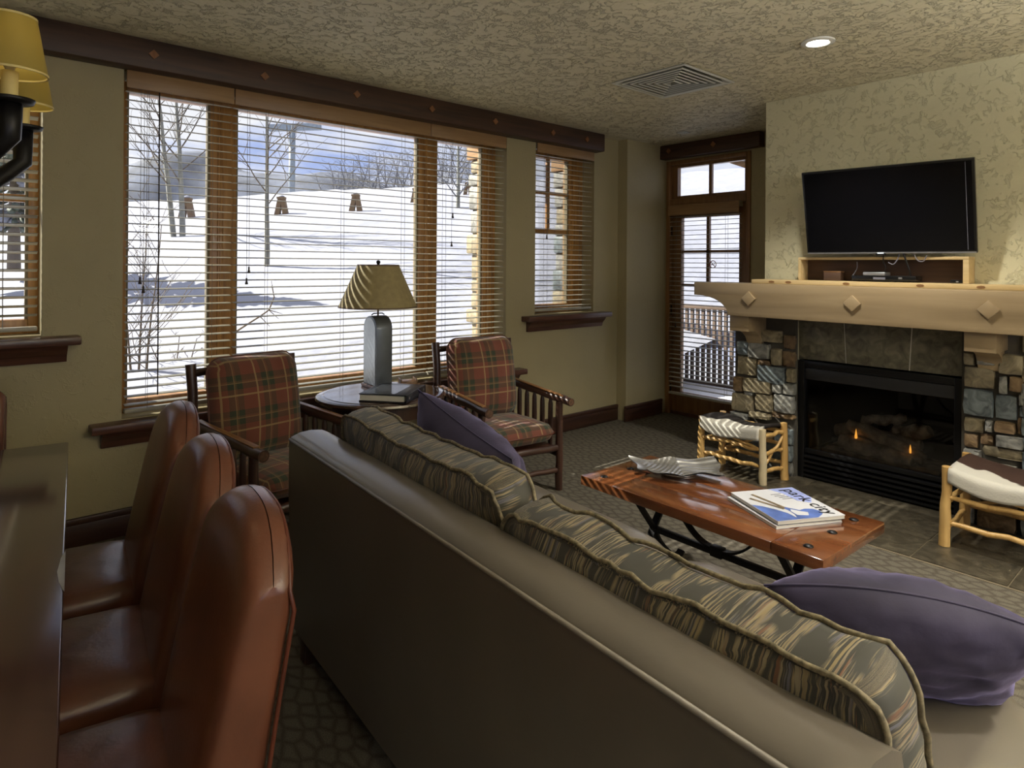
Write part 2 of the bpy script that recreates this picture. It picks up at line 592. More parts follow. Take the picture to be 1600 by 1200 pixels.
def carpet_mat():
    m, nt, b = newmat('patterned_carpet')
    L = nt.links.new
    tc = N(nt, 'ShaderNodeTexCoord')
    mp = N(nt, 'ShaderNodeMapping')
    mp.inputs['Rotation'].default_value = (0, 0, math.radians(35))
    mp.inputs['Scale'].default_value = (21.0, 13.0, 1)
    L(tc.outputs['Object'], mp.inputs['Vector'])
    v = N(nt, 'ShaderNodeTexVoronoi', feature='DISTANCE_TO_EDGE', Scale=1.0, Randomness=0.65, voronoi_dimensions='2D')
    L(mp.outputs['Vector'], v.inputs['Vector'])
    n = N(nt, 'ShaderNodeTexNoise', Scale=260.0, Detail=3.0)
    L(tc.outputs['Object'], n.inputs['Vector'])
    r = ramp(nt, [(0.02, (0.100, 0.087, 0.069)), (0.24, (0.165, 0.146, 0.114))])
    L(v.outputs['Distance'], r.inputs['Fac'])
    mx = N(nt, 'ShaderNodeMix', data_type='RGBA', blend_type='MULTIPLY')
    mx.inputs[0].default_value = 1.0
    rn = ramp(nt, [(0.25, (0.62, 0.62, 0.62)), (0.75, (1.3, 1.3, 1.3))])
    L(n.outputs['Fac'], rn.inputs['Fac'])
    L(r.outputs['Color'], mx.inputs[6])
    L(rn.outputs['Color'], mx.inputs[7])
    L(mx.outputs[2], b.inputs['Base Color'])
    b.inputs['Roughness'].default_value = 0.95
    b.inputs['Specular IOR Level'].default_value = 0.1
    bp = N(nt, 'ShaderNodeBump', Strength=0.6, Distance=0.004)
    L(n.outputs['Fac'], bp.inputs['Height'])
    L(bp.outputs['Normal'], b.inputs['Normal'])
    return m


M['carpet'] = carpet_mat()


def plaid_mat():
    m, nt, b = newmat('plaid_fabric')
    L = nt.links.new
    tc = N(nt, 'ShaderNodeTexCoord')
    sp = N(nt, 'ShaderNodeSeparateXYZ')
    L(tc.outputs['UV'], sp.inputs[0])
    red, grn, tan, brn = (0.175, 0.052, 0.032), (0.034, 0.046, 0.026), (0.30, 0.185, 0.085), (0.13, 0.075, 0.035)

    def bands(sock, off):
        mu = N(nt, 'ShaderNodeMath', operation='MULTIPLY_ADD')
        mu.inputs[1].default_value = 1 / 0.185
        mu.inputs[2].default_value = off
        L(sock, mu.inputs[0])
        fr = N(nt, 'ShaderNodeMath', operation='FRACT')
        L(mu.outputs[0], fr.inputs[0])
        r = ramp(nt, [(0.0, red), (0.26, tan), (0.31, red), (0.46, grn), (0.62, brn), (0.70, grn), (0.86, red)], 'CONSTANT')
        L(fr.outputs[0], r.inputs['Fac'])
        yl = ramp(nt, [(0.0, (0, 0, 0)), (0.26, (1, 1, 1)), (0.31, (0, 0, 0)), (0.62, (.55, .55, .55)), (0.65, (0, 0, 0))], 'CONSTANT')
        L(fr.outputs[0], yl.inputs['Fac'])
        return r.outputs['Color'], yl.outputs['Color']

    cu, yu = bands(sp.outputs[0], 0.1)
    cv, yv = bands(sp.outputs[1], 0.35)
    mx = N(nt, 'ShaderNodeMix', data_type='RGBA')
    mx.inputs[0].default_value = 0.5
    L(cu, mx.inputs[6])
    L(cv, mx.inputs[7])
    ad = N(nt, 'ShaderNodeMath', operation='MAXIMUM')
    L(yu, ad.inputs[0])
    L(yv, ad.inputs[1])
    sc = N(nt, 'ShaderNodeMath', operation='MULTIPLY')
    sc.inputs[1].default_value = 0.6
    L(ad.outputs[0], sc.inputs[0])
    m2 = N(nt, 'ShaderNodeMix', data_type='RGBA')
    L(sc.outputs[0], m2.inputs[0])
    L(mx.outputs[2], m2.inputs[6])
    m2.inputs[7].default_value = (0.34, 0.24, 0.11, 1)
    n = N(nt, 'ShaderNodeTexNoise', Scale=350.0, Detail=2.0)
    L(tc.outputs['UV'], n.inputs['Vector'])
    L(m2.outputs[2], b.inputs['Base Color'])
    b.inputs['Roughness'].default_value = 0.9
    b.inputs['Sheen Weight'].default_value = 0.25
    bp = N(nt, 'ShaderNodeBump', Strength=0.3, Distance=0.002)
    L(n.outputs['Fac'], bp.inputs['Height'])
    L(bp.outputs['Normal'], b.inputs['Normal'])
    return m


M['plaid'] = plaid_mat()


def stripe_mat():
    m, nt, b = newmat('striped_upholstery')
    L = nt.links.new
    tc = N(nt, 'ShaderNodeTexCoord')
    # thin threads: noise that runs long along V and short along U
    mp = N(nt, 'ShaderNodeMapping')
    mp.inputs['Scale'].default_value = (260, 9, 1)
    L(tc.outputs['UV'], mp.inputs['Vector'])
    n = N(nt, 'ShaderNodeTexNoise', Scale=1.0, Detail=2.0, noise_dimensions='2D')
    L(mp.outputs['Vector'], n.inputs['Vector'])
    th = ramp(nt, [(0.47, (0, 0, 0)), (0.55, (1, 1, 1))])
    L(n.outputs['Fac'], th.inputs['Fac'])
    # lens-shaped patches
    mp2 = N(nt, 'ShaderNodeMapping')
    mp2.inputs['Scale'].default_value = (26, 8, 1)
    L(tc.outputs['UV'], mp2.inputs['Vector'])
    vo = N(nt, 'ShaderNodeTexVoronoi', feature='F1', Scale=1.0, Randomness=0.75, voronoi_dimensions='2D')
    L(mp2.outputs['Vector'], vo.inputs['Vector'])
    ls = ramp(nt, [(0.42, (1, 1, 1)), (0.56, (0, 0, 0))])
    L(vo.outputs['Distance'], ls.inputs['Fac'])
    mu = N(nt, 'ShaderNodeMath', operation='MULTIPLY')
    L(th.outputs['Color'], mu.inputs[0])
    L(ls.outputs['Color'], mu.inputs[1])
    mp3 = N(nt, 'ShaderNodeMapping')
    mp3.inputs['Scale'].default_value = (60, 2, 1)
    L(tc.outputs['UV'], mp3.inputs['Vector'])
    n3 = N(nt, 'ShaderNodeTexNoise', Scale=1.0, Detail=1.0, noise_dimensions='2D')
    L(mp3.outputs['Vector'], n3.inputs['Vector'])
    cr = ramp(nt, [(0.3, (0.13, 0.125, 0.155)), (0.45, (0.28, 0.21, 0.10)), (0.6, (0.30, 0.25, 0.16)), (0.72, (0.17, 0.08, 0.04))])
    L(n3.outputs['Fac'], cr.inputs['Fac'])
    mx = N(nt, 'ShaderNodeMix', data_type='RGBA')
    L(mu.outputs[0], mx.inputs[0])
    mx.inputs[6].default_value = (0.048, 0.045, 0.035, 1)
    L(cr.outputs['Color'], mx.inputs[7])
    L(mx.outputs[2], b.inputs['Base Color'])
    b.inputs['Roughness'].default_value = 0.62
    b.inputs['Sheen Weight'].default_value = 0.2
    bp = N(nt, 'ShaderNodeBump', Strength=0.35, Distance=0.003)
    L(mu.outputs[0], bp.inputs['Height'])
    L(bp.outputs['Normal'], b.inputs['Normal'])
    return m


M['stripe'] = stripe_mat()
M['cordpipe'] = simple('twisted_piping', (0.20, 0.165, 0.10), 0.7, var=0.6, nscale=90)


def cowhide(name, off, dark=(.016, .012, .011)):
    m, nt, b = newmat(name)
    L = nt.links.new
    tc = N(nt, 'ShaderNodeTexCoord')
    mp = N(nt, 'ShaderNodeMapping')
    mp.inputs['Location'].default_value = off
    L(tc.outputs['Object'], mp.inputs['Vector'])
    n = N(nt, 'ShaderNodeTexNoise', Scale=3.0, Detail=3.0, Distortion=0.3)
    L(mp.outputs['Vector'], n.inputs['Vector'])
    # the hide is dark along its spine (the seat's back half) with ragged edges
    sp = N(nt, 'ShaderNodeSeparateXYZ')
    L(tc.outputs['Object'], sp.inputs[0])
    ad = N(nt, 'ShaderNodeMath', operation='MULTIPLY_ADD')
    ad.inputs[1].default_value = 2.2
    L(sp.outputs[0], ad.inputs[0])
    L(n.outputs['Fac'], ad.inputs[2])
    r = ramp(nt, [(0.36, (0.62, 0.59, 0.52)), (0.385, dark)])
    L(ad.outputs[0], r.inputs['Fac'])
    L(r.outputs['Color'], b.inputs['Base Color'])
    b.inputs['Roughness'].default_value = 0.7
    n2 = N(nt, 'ShaderNodeTexNoise', Scale=120.0, Detail=3.0)
    L(tc.outputs['Object'], n2.inputs['Vector'])
    bp = N(nt, 'ShaderNodeBump', Strength=0.3, Distance=0.004)
    L(n2.outputs['Fac'], bp.inputs['Height'])
    L(bp.outputs['Normal'], b.inputs['Normal'])
    return m


M['hide'] = cowhide('cowhide', (0.3, 0.1, 0))
M['hide2'] = cowhide('cowhide_b', (1.3, 2.1, 0.5), (.05, .022, .014))


def tv_screen():
    m, nt, b = newmat('tv_screen')
    b.inputs['Base Color'].default_value = (0.004, 0.004, 0.005, 1)
    b.inputs['Roughness'].default_value = 0.18
    b.inputs['Specular IOR Level'].default_value = 0.35
    return m


M['screen'] = tv_screen()

# ------------------------------------------------------------------ room shell
H = 2.715
YW, YO = 4.08, 4.32           # inner and outer face of the window wall
XD, XF = 5.55, 4.58           # door wall, chimney breast
XL, YB = -3.2, -3.6           # walls behind the camera
ZT = 2.56                     # head of the openings
WIN = {'a': (-0.42, 0.37, 1.12), 'b': (0.73, 3.50, 0.637), 'c': (3.83, 4.585, 1.067)}

struct(MB().box(XL - .2, XD + .2, YB - .2, YO, -0.12, 0).build('floor', M['carpet']), 'carpeted floor with a small interlaced leaf pattern', 'floor')
VX0, VX1, VY0, VY1 = 3.325, 3.885, 2.255, 2.80      # opening of the air diffuser
cm = MB()
for (a0, a1, b0, b1) in ((XL - .2, VX0, YB - .2, YO), (VX1, XD + .3, YB - .2, YO), (VX0, VX1, YB - .2, VY0), (VX0, VX1, VY1, YO)): cm.box(a0, a1, b0, b1, H, H + .15)
struct(cm.build('ceiling', M['ceil']), 'trowelled cream plaster ceiling', 'ceiling')

wb = MB()
xs = [XL - .2]
for k in 'abc': xs += [WIN[k][0], WIN[k][1]]
xs.append(XD + .2)
for i in range(0, len(xs), 2): wb.box(xs[i], xs[i + 1], YW, YO, 0, H)
for k in 'abc':
    x0, x1, z0 = WIN[k]
    wb.box(x0, x1, YW, YO, 0, z0)
    wb.box(x0, x1, YW, YO, ZT, H)
wb.box(4.93, XD + .1, 3.965, YW + .02, 0, H)     # corner pier
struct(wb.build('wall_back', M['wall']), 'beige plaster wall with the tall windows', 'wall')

DY0, DY1, DZ = 3.03, 3.95, 2.56
wd = MB()
wd.box(XD, XD + .24, 2.30, DY0, 0, H)
wd.box(XD, XD + .24, DY1, YO, 0, H)
wd.box(XD, XD + .24, DY0, DY1, DZ, H)
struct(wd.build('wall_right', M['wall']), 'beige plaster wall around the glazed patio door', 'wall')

wf = MB()                     # chimney breast, hollow round the firebox
FY0, FY1, FZ = 1.135, 2.135, 1.16
wf.box(XF, XD + .24, FY1 + .005, 2.385, 0, H)
wf.box(XF, XD + .24, YB, FY0 - .005, 0, H)
wf.box(XF, XD + .24, FY0 - .005, FY1 + .005, FZ, H)
wf.box(5.1, XD + .24, FY0 - .005, FY1 + .005, 0, FZ)
struct(wf.build('wall_chimney', M['wall_tv']), 'rough trowelled cream chimney breast behind the television', 'wall')
wl_ = MB().box(XL - .2, XL, YB - .2, YO, 0, H)
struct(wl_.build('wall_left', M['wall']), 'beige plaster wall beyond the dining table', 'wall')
wf_ = MB()                    # unseen wide opening, added behind the viewer to let in more daylight
wf_.box(XL, -2.4, YB - .2, YB, 0, H).box(3.6, XF, YB - .2, YB, 0, H).box(-2.4, 3.6, YB - .2, YB, 0, .6).box(-2.4, 3.6, YB - .2, YB, 2.45, H)
struct(wf_.build('wall_front', M['wall']), 'beige plaster wall facing the windows', 'wall')

# baseboards: lower board and a thinner cap
def baseboard(name, segs, label, mat):
    r = sroot(name, label, 'baseboard')
    for (x0, x1, y0, y1) in segs:
        MB().box(x0, x1, y0, y1, 0, 0.115).build('board', mat, r, bevel=0.004)
        sx = 0.004
        MB().box(x0, x1, y0 - sx if y1 - y0 < .1 else y0, y1, 0.115, 0.150).build('cap', mat, r, bevel=0.006)


baseboard('baseboard_back', [(XL, 4.93, YW - .022, YW), (4.905, 5.49, 3.943, 3.965)], 'dark brown baseboard under the windows', M['base'])

# ceiling beams (fascia boards) with diamond inlays
def diamond(mb_fn, cu, cv, r, d0, d1):
    m = MB()
    m.prism([(cu - r, cv), (cu, cv - r), (cu + r, cv), (cu, cv + r)], mb_fn, d0, d1)
    return m


t = sroot('trim_1', 'long dark wooden beam above the windows with diamond inlays', 'beam')
MB().box(XL, 4.60, 3.965, YW, 2.555, H).build('beam', M['beam'], t, bevel=0.006)
for x in (-1.12, -0.46, 0.19, 0.85, 1.454, 2.07, 2.673, 3.276, 3.92, 4.35):
    diamond(lambda u, v, d: (u, d, v), x, 2.635, 0.026, 3.955, 3.975).build('inlay', M['inlay'], t)
t = sroot('trim_2', 'short dark wooden beam above the patio door', 'beam')
MB().box(XD - .10, XD, 2.90, 4.05, 2.575, H - .005).build('beam', M['beam_y'], t, bevel=0.006)
for y in (3.36, 3.86):
    diamond(lambda u, v, d: (d, u, v), y, 2.65, 0.028, XD - .108, XD - .09).build('inlay', M['inlay'], t)

# window sills with a moulded apron
def sill(name, x0, x1, z, label):
    r = sroot(name, label, 'window sill')
    MB().box(x0, x1, 3.975, YO - .06, z - 0.045, z).build('sill_board', M['sill'], r, bevel=0.008)
    prof = [(YW, z - .135), (YW - .022, z - .135), (YW - .032, z - .10), (YW - .06, z - .07), (YW - .075, z - .045), (YW, z - .045)]
    MB().prism([(p[0], p[1]) for p in prof], lambda u, v, d: (x0 + .055 + d * (x1 - x0 - .11), u, v), 0, 1).build('apron', M['sill'], r)


sill('trim_3', -0.58, 0.53, 1.115, 'dark wooden sill under the window beside the chandelier')
sill('trim_4', 0.575, 3.66, 0.632, 'long dark wooden sill under the wide window')
sill('trim_5', 3.675, 4.74, 1.062, 'dark wooden sill under the narrow window by the corner')

# ------------------------------------------------------------------ windows
YG = 4.262     # glass plane


def window(name, label, k, panes, muntins):
    x0, x1, z0 = WIN[k]
    r = sroot(name, label, 'window')
    fr = M['frame']
    y0, y1 = 4.228, 4.31
    zb, zt_ = z0 + .075, ZT - .09
    MB().box(x0, panes[0][0], y0, y1, z0, ZT).build('jamb', fr, r, bevel=0.004)
    MB().box(panes[-1][1], x1, y0, y1, z0, ZT).build('jamb', fr, r, bevel=0.004)
    if x1 - panes[-1][1] > .1:
        MB().box(panes[-1][1] + .035, panes[-1][1] + .06, y0 - .012, y0, zb, zt_).build('jamb_bead', fr, r, bevel=0.004)
    MB().box(panes[0][0], panes[-1][1], y0, y1, zt_, ZT).build('head', fr, r, bevel=0.004)
    MB().box(panes[0][0], panes[-1][1], y0, y1, z0, zb).build('bottom_rail', fr, r, bevel=0.004)
    for q in range(len(panes) - 1):
        a, b = panes[q][1], panes[q + 1][0]
        MB().box(a, b, y0, y1, zb, zt_).build('mullion', fr, r, bevel=0.006)
        mid = a * .62 + b * .38
        for w_, dy in ((.034, .012), (.014, .022)):
            MB().box(mid - w_ / 2, mid + w_ / 2, y0 - dy, y0, zb, zt_).build('mullion_bead', fr, r, bevel=0.004)
    for a, b in panes:
        MB().box(a, a + .012, 4.245, 4.285, zb, zt_).build('glazing_bead', M['bead'], r)
        MB().box(b - .012, b, 4.245, 4.285, zb, zt_).build('glazing_bead', M['bead'], r)
        MB().box(a + .012, b - .012, YG, YG + .006, zb, zt_).build('pane', M['glass'], r)
    for kind, p, q0, q1, w in muntins:
        m = MB()
        if kind == 'v': m.box(p - w / 2, p + w / 2, YG - .012, YG + .018, q0, q1)
        else: m.box(q0, q1, YG - .014, YG + .02, p - w / 2, p + w / 2)
        m.build('muntin', fr, r, bevel=0.003)
    return r


M['bead'] = simple('glazing_bead', (.16, .13, .07), .5)
_mx = on_y(856, 300, YG).x
_m2 = on_y(856, 362, YG).z
window('window_1', 'narrow wooden window beside the hanging chandelier', 'a', [(-.37, .324)], [('h', 1.83, -.37, .324, .04), ('v', -.03, 1.83, 2.47, .03)])
window('window_2', 'wide three-part wooden window facing the snowy slope', 'b', [(.774, 1.223), (1.38, 2.74), (2.907, 3.37)], [])
window('window_3', 'narrow divided wooden window by the corner pier', 'c', [(3.885, 4.405)],
       [('v', _mx, _m2, 2.47, .03), ('h', on_y(856, 302, YG).z, 3.885, 4.405, .03), ('h', _m2, 3.885, 4.405, .042)])


# ------------------------------------------------------------------ blinds
def make_slat(w, thick=0.0036, depth=0.039):
    m = MB()
    n = 4
    top, bot = [], []
    for i in range(n + 1):
        u = i / n * 2 - 1
        top.append((u * depth / 2, 0.0025 * (1 - u * u)))
    poly = top + [(a, b - thick) for a, b in reversed(top)]
    m.prism(poly, lambda u, v, d: (d, u, v), -w / 2, w / 2)
    return m.mesh('slat', smooth=True, autosmooth=0.6)


def blind(label, axis, a0, a1, plane, z0, z1, cords, tassels, val_h, pitch=0.0458, tilt=7, wand=None, val_mat=None, group='wooden window blinds'):
    """axis 'x': hangs in a plane Y=plane; axis 'y': in a plane X=plane (rotated 90 degrees)"""
    r = thing('window_blind', label, 'blind', ((a0 + a1) / 2, plane, z0) if axis == 'x' else (plane, (a0 + a1) / 2, z0), 0 if axis == 'x' else math.radians(-90), group)
    W = a1 - a0
    hgt = z1 - z0
    me = make_slat(W - .008)
    zz = hgt - val_h - .012
    first = True
    while zz > 0.055:
        link('slat', me, M['slat'], r, (0, 0, zz), (math.radians(tilt), 0, 0))
        zz -= pitch
    MB().box(-W / 2 + .004, W / 2 - .004, -.024, .024, 0.012, 0.034).build('bottom_rail', M['slat'], r, bevel=0.004)
    MB().box(-W / 2 + .002, W / 2 - .002, -.03, .03, hgt - .052, hgt - .002).build('head_rail', M['slat'], r)
    if val_h > .06:
        MB().box(-W / 2, W / 2, -.047, -.033, hgt - val_h, hgt).build('valance', val_mat or M['valance'], r, bevel=0.004)
    for cx_ in cords:
        for dy in (-.023, .023):
            MB().tube([(cx_, dy, .03), (cx_, dy, hgt - .05)], 0.0012, 5).build('ladder_cord', M['cord'], r)
    for cx_, cz in tassels:
        MB().tube([(cx_, -.031, cz), (cx_, -.031, hgt - .06)], 0.0012, 5).build('pull_cord', M['cord'], r)
        MB().lathe([(0.003, .028), (.006, .02), (.0045, .012), (.009, -.006), (.009, -.012), (.0, -.013)], 10, (cx_, -.031, cz)).build('tassel', M['tassel'], r, smooth=True)
    if wand is not None:
        MB().tube([(wand, -.03, hgt - .06), (wand, -.032, .10)], 0.0035, 6).build('tilt_wand', M['tassel'], r, smooth=True)
    return r


YBL = 4.115
zA = WIN['b'][2] + .012
blind('wooden blind over the window section nearest the dining table', 'x', 0.742, 1.312, YBL, zA, ZT, (-.17, .17), ((-.212, .74), (-.195, .69)), .10, wand=-.12)
blind('widest wooden blind, behind the table lamp', 'x', 1.318, 2.738, YBL, zA, ZT, (-.50, 0.02, .50), ((-.618, .80), (-.632, .73)), .10, tilt=5)
blind('wooden blind behind the plaid armchair nearest the corner', 'x', 2.744, 3.488, YBL, zA, ZT, (-.22, .24), ((-.16, 1.22), (-.17, 1.0)), .10, tilt=5)
blind('wooden blind on the narrow window by the corner pier', 'x', 3.842, 4.573, YBL, WIN['c'][2] + .012, ZT, (-.22, .24), ((-.22, .80), (-.235, .66)), .085, tilt=5)
blind('wooden blind on the window beside the chandelier', 'x', -0.41, 0.358, YBL, WIN['a'][2] + .012, ZT, (-.22, .24), ((.21, .62),), .085, tilt=-18)

# ------------------------------------------------------------------ patio door with transom
dr = sroot('door_1', 'glazed wooden patio door with transom window and blind', 'door')
fm = M['door']
XG = XD + .06
MB().box(XD - .012, XD + .14, DY1 - .045, DY1, 0, DZ).build('jamb', fm, dr, bevel=0.004)
MB().box(XD - .012, XD + .14, DY0, DY0 + .045, 0, DZ).build('jamb', fm, dr, bevel=0.004)
MB().box(XD - .012, XD + .14, DY0 + .045, DY1 - .045, DZ - .04, DZ).build('head', fm, dr, bevel=0.004)
MB().box(XD - .012, XD + .14, DY0 + .045, DY1 - .045, 2.10, 2.175).build('transom_bar', fm, dr, bevel=0.004)
MB().box(XD + .02, XD + .20, DY0 + .045, DY1 - .045, 0, .03).build('threshold', M['sill'], dr)
ly0, ly1 = DY0 + .048, DY1 - .048
leaf_parts = [('stile', ly0, ly0 + .085, .03, 2.098), ('stile', ly1 - .105, ly1, .03, 2.098), ('rail', ly0 + .085, ly1 - .105, .03, .225), ('rail', ly0 + .085, ly1 - .105, 1.98, 2.098)]
for nm, a, b, c, d in leaf_parts: MB().box(XD + .03, XD + .085, a, b, c, d).build(nm, fm, dr, bevel=0.004)
MB().box(XG, XG + .006, ly0 + .085, ly1 - .105, .225, 1.98).build('pane', M['glass'], dr)
ymid = on_x(1107, 380, XG).y
for z in (on_x(1090, 393, XG).z, on_x(1090, 446, XG).z): MB().box(XG - .012, XG + .018, ly0 + .085, ly1 - .105, z - .013, z + .013).build('muntin', fm, dr)
MB().box(XG - .012, XG + .018, ymid - .016, ymid + .016, on_x(1107, 447, XG).z, 1.98).build('muntin', fm, dr)
# transom sash
MB().box(XD + .03, XD + .085, ly0, ly1, 2.175, 2.205).build('transom_rail', fm, dr)
MB().box(XD + .03, XD + .085, ly0, ly1, 2.49, 2.52).build('transom_rail', fm, dr)
MB().box(XD + .03, XD + .085, ly0, ly0 + .03, 2.205, 2.49).build('transom_stile', fm, dr)
MB().box(XD + .03, XD + .085, ly1 - .06, ly1, 2.205, 2.49).build('transom_stile', fm, dr)
yt = on_x(1111, 280, XG).y
MB().box(XG - .012, XG + .018, yt - .016, yt + .016, 2.205, 2.49).build('muntin', fm, dr)
MB().box(XG, XG + .006, ly0 + .03, ly1 - .06, 2.205, 2.49).build('transom_pane', M['glass'], dr)
for z in (.25, 1.05, 1.85): MB().tube([(XD + .022, ly1 + .004, z - .05), (XD + .022, ly1 + .004, z + .05)], .008, 8).build('hinge', M['iron'], dr, smooth=True)
# no-smoking sticker on the glass
sp_ = on_x(1114, 413, XG - .002)
m = MB()
for i in range(24):
    a0, a1 = 2 * math.pi * i / 24, 2 * math.pi * (i + 1) / 24
    b0 = len(m.v)
    for a, rr in ((a0, .030), (a1, .030), (a1, .038), (a0, .038)): m.v.append((sp_.x, sp_.y + rr * math.cos(a), sp_.z + rr * math.sin(a)))
    m.f.append((b0, b0 + 1, b0 + 2, b0 + 3))
st = tag(m.build('no_smoking_sticker', M['red']), 'round red no-smoking sticker on the patio door glass', 'sticker')
MB().bar((sp_.x - .0005, sp_.y + .023, sp_.z + .023), (sp_.x - .0005, sp_.y - .023, sp_.z - .023), .0006, .007, (0, -.7, .7)).build('slash', M['red'], st)
MB().bar((sp_.x - .0003, sp_.y + .022, sp_.z - .004), (sp_.x - .0003, sp_.y - .014, sp_.z - .004), .0006, .008).build('cigarette', M['print_black'], st)
MB().bar((sp_.x - .0003, sp_.y - .016, sp_.z), (sp_.x - .0003, sp_.y - .020, sp_.z + .014), .0006, .004, (0, 1, 0)).build('smoke', M['print_black'], st)
blind('wooden blind hung on the patio door', 'y', ly0 + .03, ly1 - .02, XD - .03, .20, 2.105, (-.24, .24), ((-.30, .70),), .105, tilt=4, val_mat=M['valance'])

# ------------------------------------------------------------------ fireplace: stone, tile, insert
SX = 4.515                    # average face of the stones
sr = thing('fireplace_surround', 'stacked stone and slate tile surround of the gas fireplace', 'fireplace surround', (0, 0, 0))
MB().box(SX + .03, XF, FY1, 2.60, 0, 1.15).build('mortar_bed', M['mortar'], sr)
MB().box(SX + .03, XF, 0.30, FY0, 0, 1.15).build('mortar_bed', M['mortar'], sr)
MB().box(XF, XF + .12, 2.385, 2.60, 0, 1.15).build('mortar_bed', M['mortar'], sr)
rng = random.Random(5)


def stone(y0, y1, z0, z1, kind, depth=None):
    g = .003
    y0, y1, z0, z1 = y0 + g, y1 - g, z0 + g, z1 - g
    w, h = y1 - y0, z1 - z0
    cy, cz = (y0 + y1) / 2, (z0 + z1) / 2
    pr = SX - rng.uniform(-.012, .022) if depth is None else depth
    n = 12
    ring = []
    for i in range(n):
        a = 2 * math.pi * (i + .5) / n
        c, s = math.cos(a), math.sin(a)
        k = (abs(c) ** 12 + abs(s) ** 12) ** (-1 / 12) * rng.uniform(.95, 1.02)
        ring.append((c * k * w / 2, s * k * h / 2))
    m = MB()
    for X, sc in ((SX + .045, 1.0), (pr + .022, 1.0), (pr + .003, .96), (pr, .86)):
        for (a, b) in ring:
            m.v.append((X + (rng.uniform(-.006, .006) if X < SX + .04 else 0), cy + a * sc, cz + b * sc))
    for j in range(3):
        for i in range(n):
            i2 = (i + 1) % n
            m.f.append((j * n + i, j * n + i2, (j + 1) * n + i2, (j + 1) * n + i))
    m.v.append((pr - .005, cy, cz))
    for i in range(n): m.f.append((3 * n + i, 3 * n + (i + 1) % n, 4 * n))
    m.build('stone', STONES[kind], sr, smooth=True, autosmooth=0.7)


left_px = [(160, 300, 245, 415, 's'), (285, 548, 265, 462, 'g'), (150, 388, 418, 655, 't'), (556, 680, 330, 540, 't'), (675, 832, 362, 562, 'b'), (690, 832, 170, 352, 'b'),
           (400, 556, 468, 535, 'b'), (395, 738, 535, 750, 's'), (738, 832, 565, 740, 't'), (112, 228, 658, 846, 'b'), (226, 572, 690, 860, 't'), (576, 698, 750, 862, 'g'),
           (700, 832, 738, 884, 'g'), (236, 346, 815, 888, 'g'), (80, 346, 856, 1082, 't'), (356, 590, 860, 1082, 't'), (594, 832, 872, 1096, 'g'), (560, 832, 1092, 1160, 'b'), (300, 560, 1084, 1160, 't'), (70, 300, 1084, 1160, 'g'),
           (330, 690, 110, 262, 't')]
for a, b, c, d, k in left_px:
    p0, p1 = on_x(1130 + a / 7.5, 500 + (c + d) / 15, SX), on_x(1130 + b / 7.5, 500 + (c + d) / 15, SX)
    q = on_x(1130 + (a + b) / 15, 500 + c / 7.5, SX).z, on_x(1130 + (a + b) / 15, 500 + d / 7.5, SX).z
    stone(p1.y, min(p0.y, 2.66), q[1], q[0], k)
right_px = [(262, 575, 316, 528, 't'), (260, 556, 524, 790, 's'), (556, 782, 584, 826, 's'), (600, 690, 404, 582, 'g'), (692, 845, 404, 562, 'b'), (790, 845, 570, 690, 'g'), (790, 845, 694, 796, 's'),
            (265, 470, 792, 944, 't'), (472, 552, 820, 934, 'g'), (558, 768, 832, 946, 'b'), (770, 845, 800, 962, 'b'), (265, 412, 948, 1084, 'b'), (420, 560, 950, 1060, 'b'), (566, 845, 962, 1090, 'g'),
            (440, 845, 1078, 1190, 't'), (265, 440, 1088, 1190, 'g'), (265, 380, 180, 312, 't'), (384, 590, 180, 312, 'g'), (594, 845, 200, 400, 't')]
for a, b, c, d, k in right_px:
    p0, p1 = on_x(1460 + a / 6, 520 + (c + d) / 12, SX), on_x(1460 + b / 6, 520 + (c + d) / 12, SX)
    q = on_x(1460 + (a + b) / 12, 520 + c / 6, SX).z, on_x(1460 + (a + b) / 12, 520 + d / 6, SX).z
    stone(p1.y, p0.y, q[1], q[0], k)


def stone_rows(y0, y1, z0, z1):
    z = z0
    while z < z1 - .03:
        h = min(rng.uniform(.07, .14), z1 - z)
        if z1 - z - h < .04: h = z1 - z
        y = y0
        while y < y1 - .03:
            w = min(rng.uniform(.09, .24), y1 - y)
            if y1 - y - w < .06: w = y1 - y
            stone(y, y + w, z, z + h, rng.choice('gtbs'))
            y += w
        z += h


stone_rows(FY1 + .005, 2.66, 0.0, .345)
_zr = on_x(1530, 718, SX).z
stone_rows(.86, FY0 - .005, 0.0, _zr)
stone_rows(.30, .85, 0.0, 1.13)

# slate tiles above the insert (three large ones)
XT = 4.600
tz0, tz1 = .845, 1.15
ya, yb_ = on_x(1322, 535, XT).y, on_x(1421, 545, XT).y
for (p0, p1, sk) in ((ya + .003, FY1, .018), (yb_ + .003, ya - .003, -.018), (FY0, yb_ - .003, .0)):
    MB().quadbox([(XT, p0, tz0), (XT + .02, p0, tz0), (XT + .02, p1, tz0), (XT, p1, tz0), (XT, p0 + (.018 if p0 > FY0 + .01 and p0 == ya + .003 else (-.016 if p0 == yb_ + .003 else 0)), tz1), (XT + .02, p0, tz1), (XT + .02, p1, tz1),
                  (XT, p1 + (.018 if abs(p1 - (ya - .003)) < 1e-6 else (-.016 if abs(p1 - (yb_ - .003)) < 1e-6 else 0)), tz1)]).build('tile', TILE, sr, bevel=0.002)
MB().box(XT + .003, XT + .03, FY0 + .01, FY1 - .01, tz0, tz1).build('grout', M['paper'], sr)

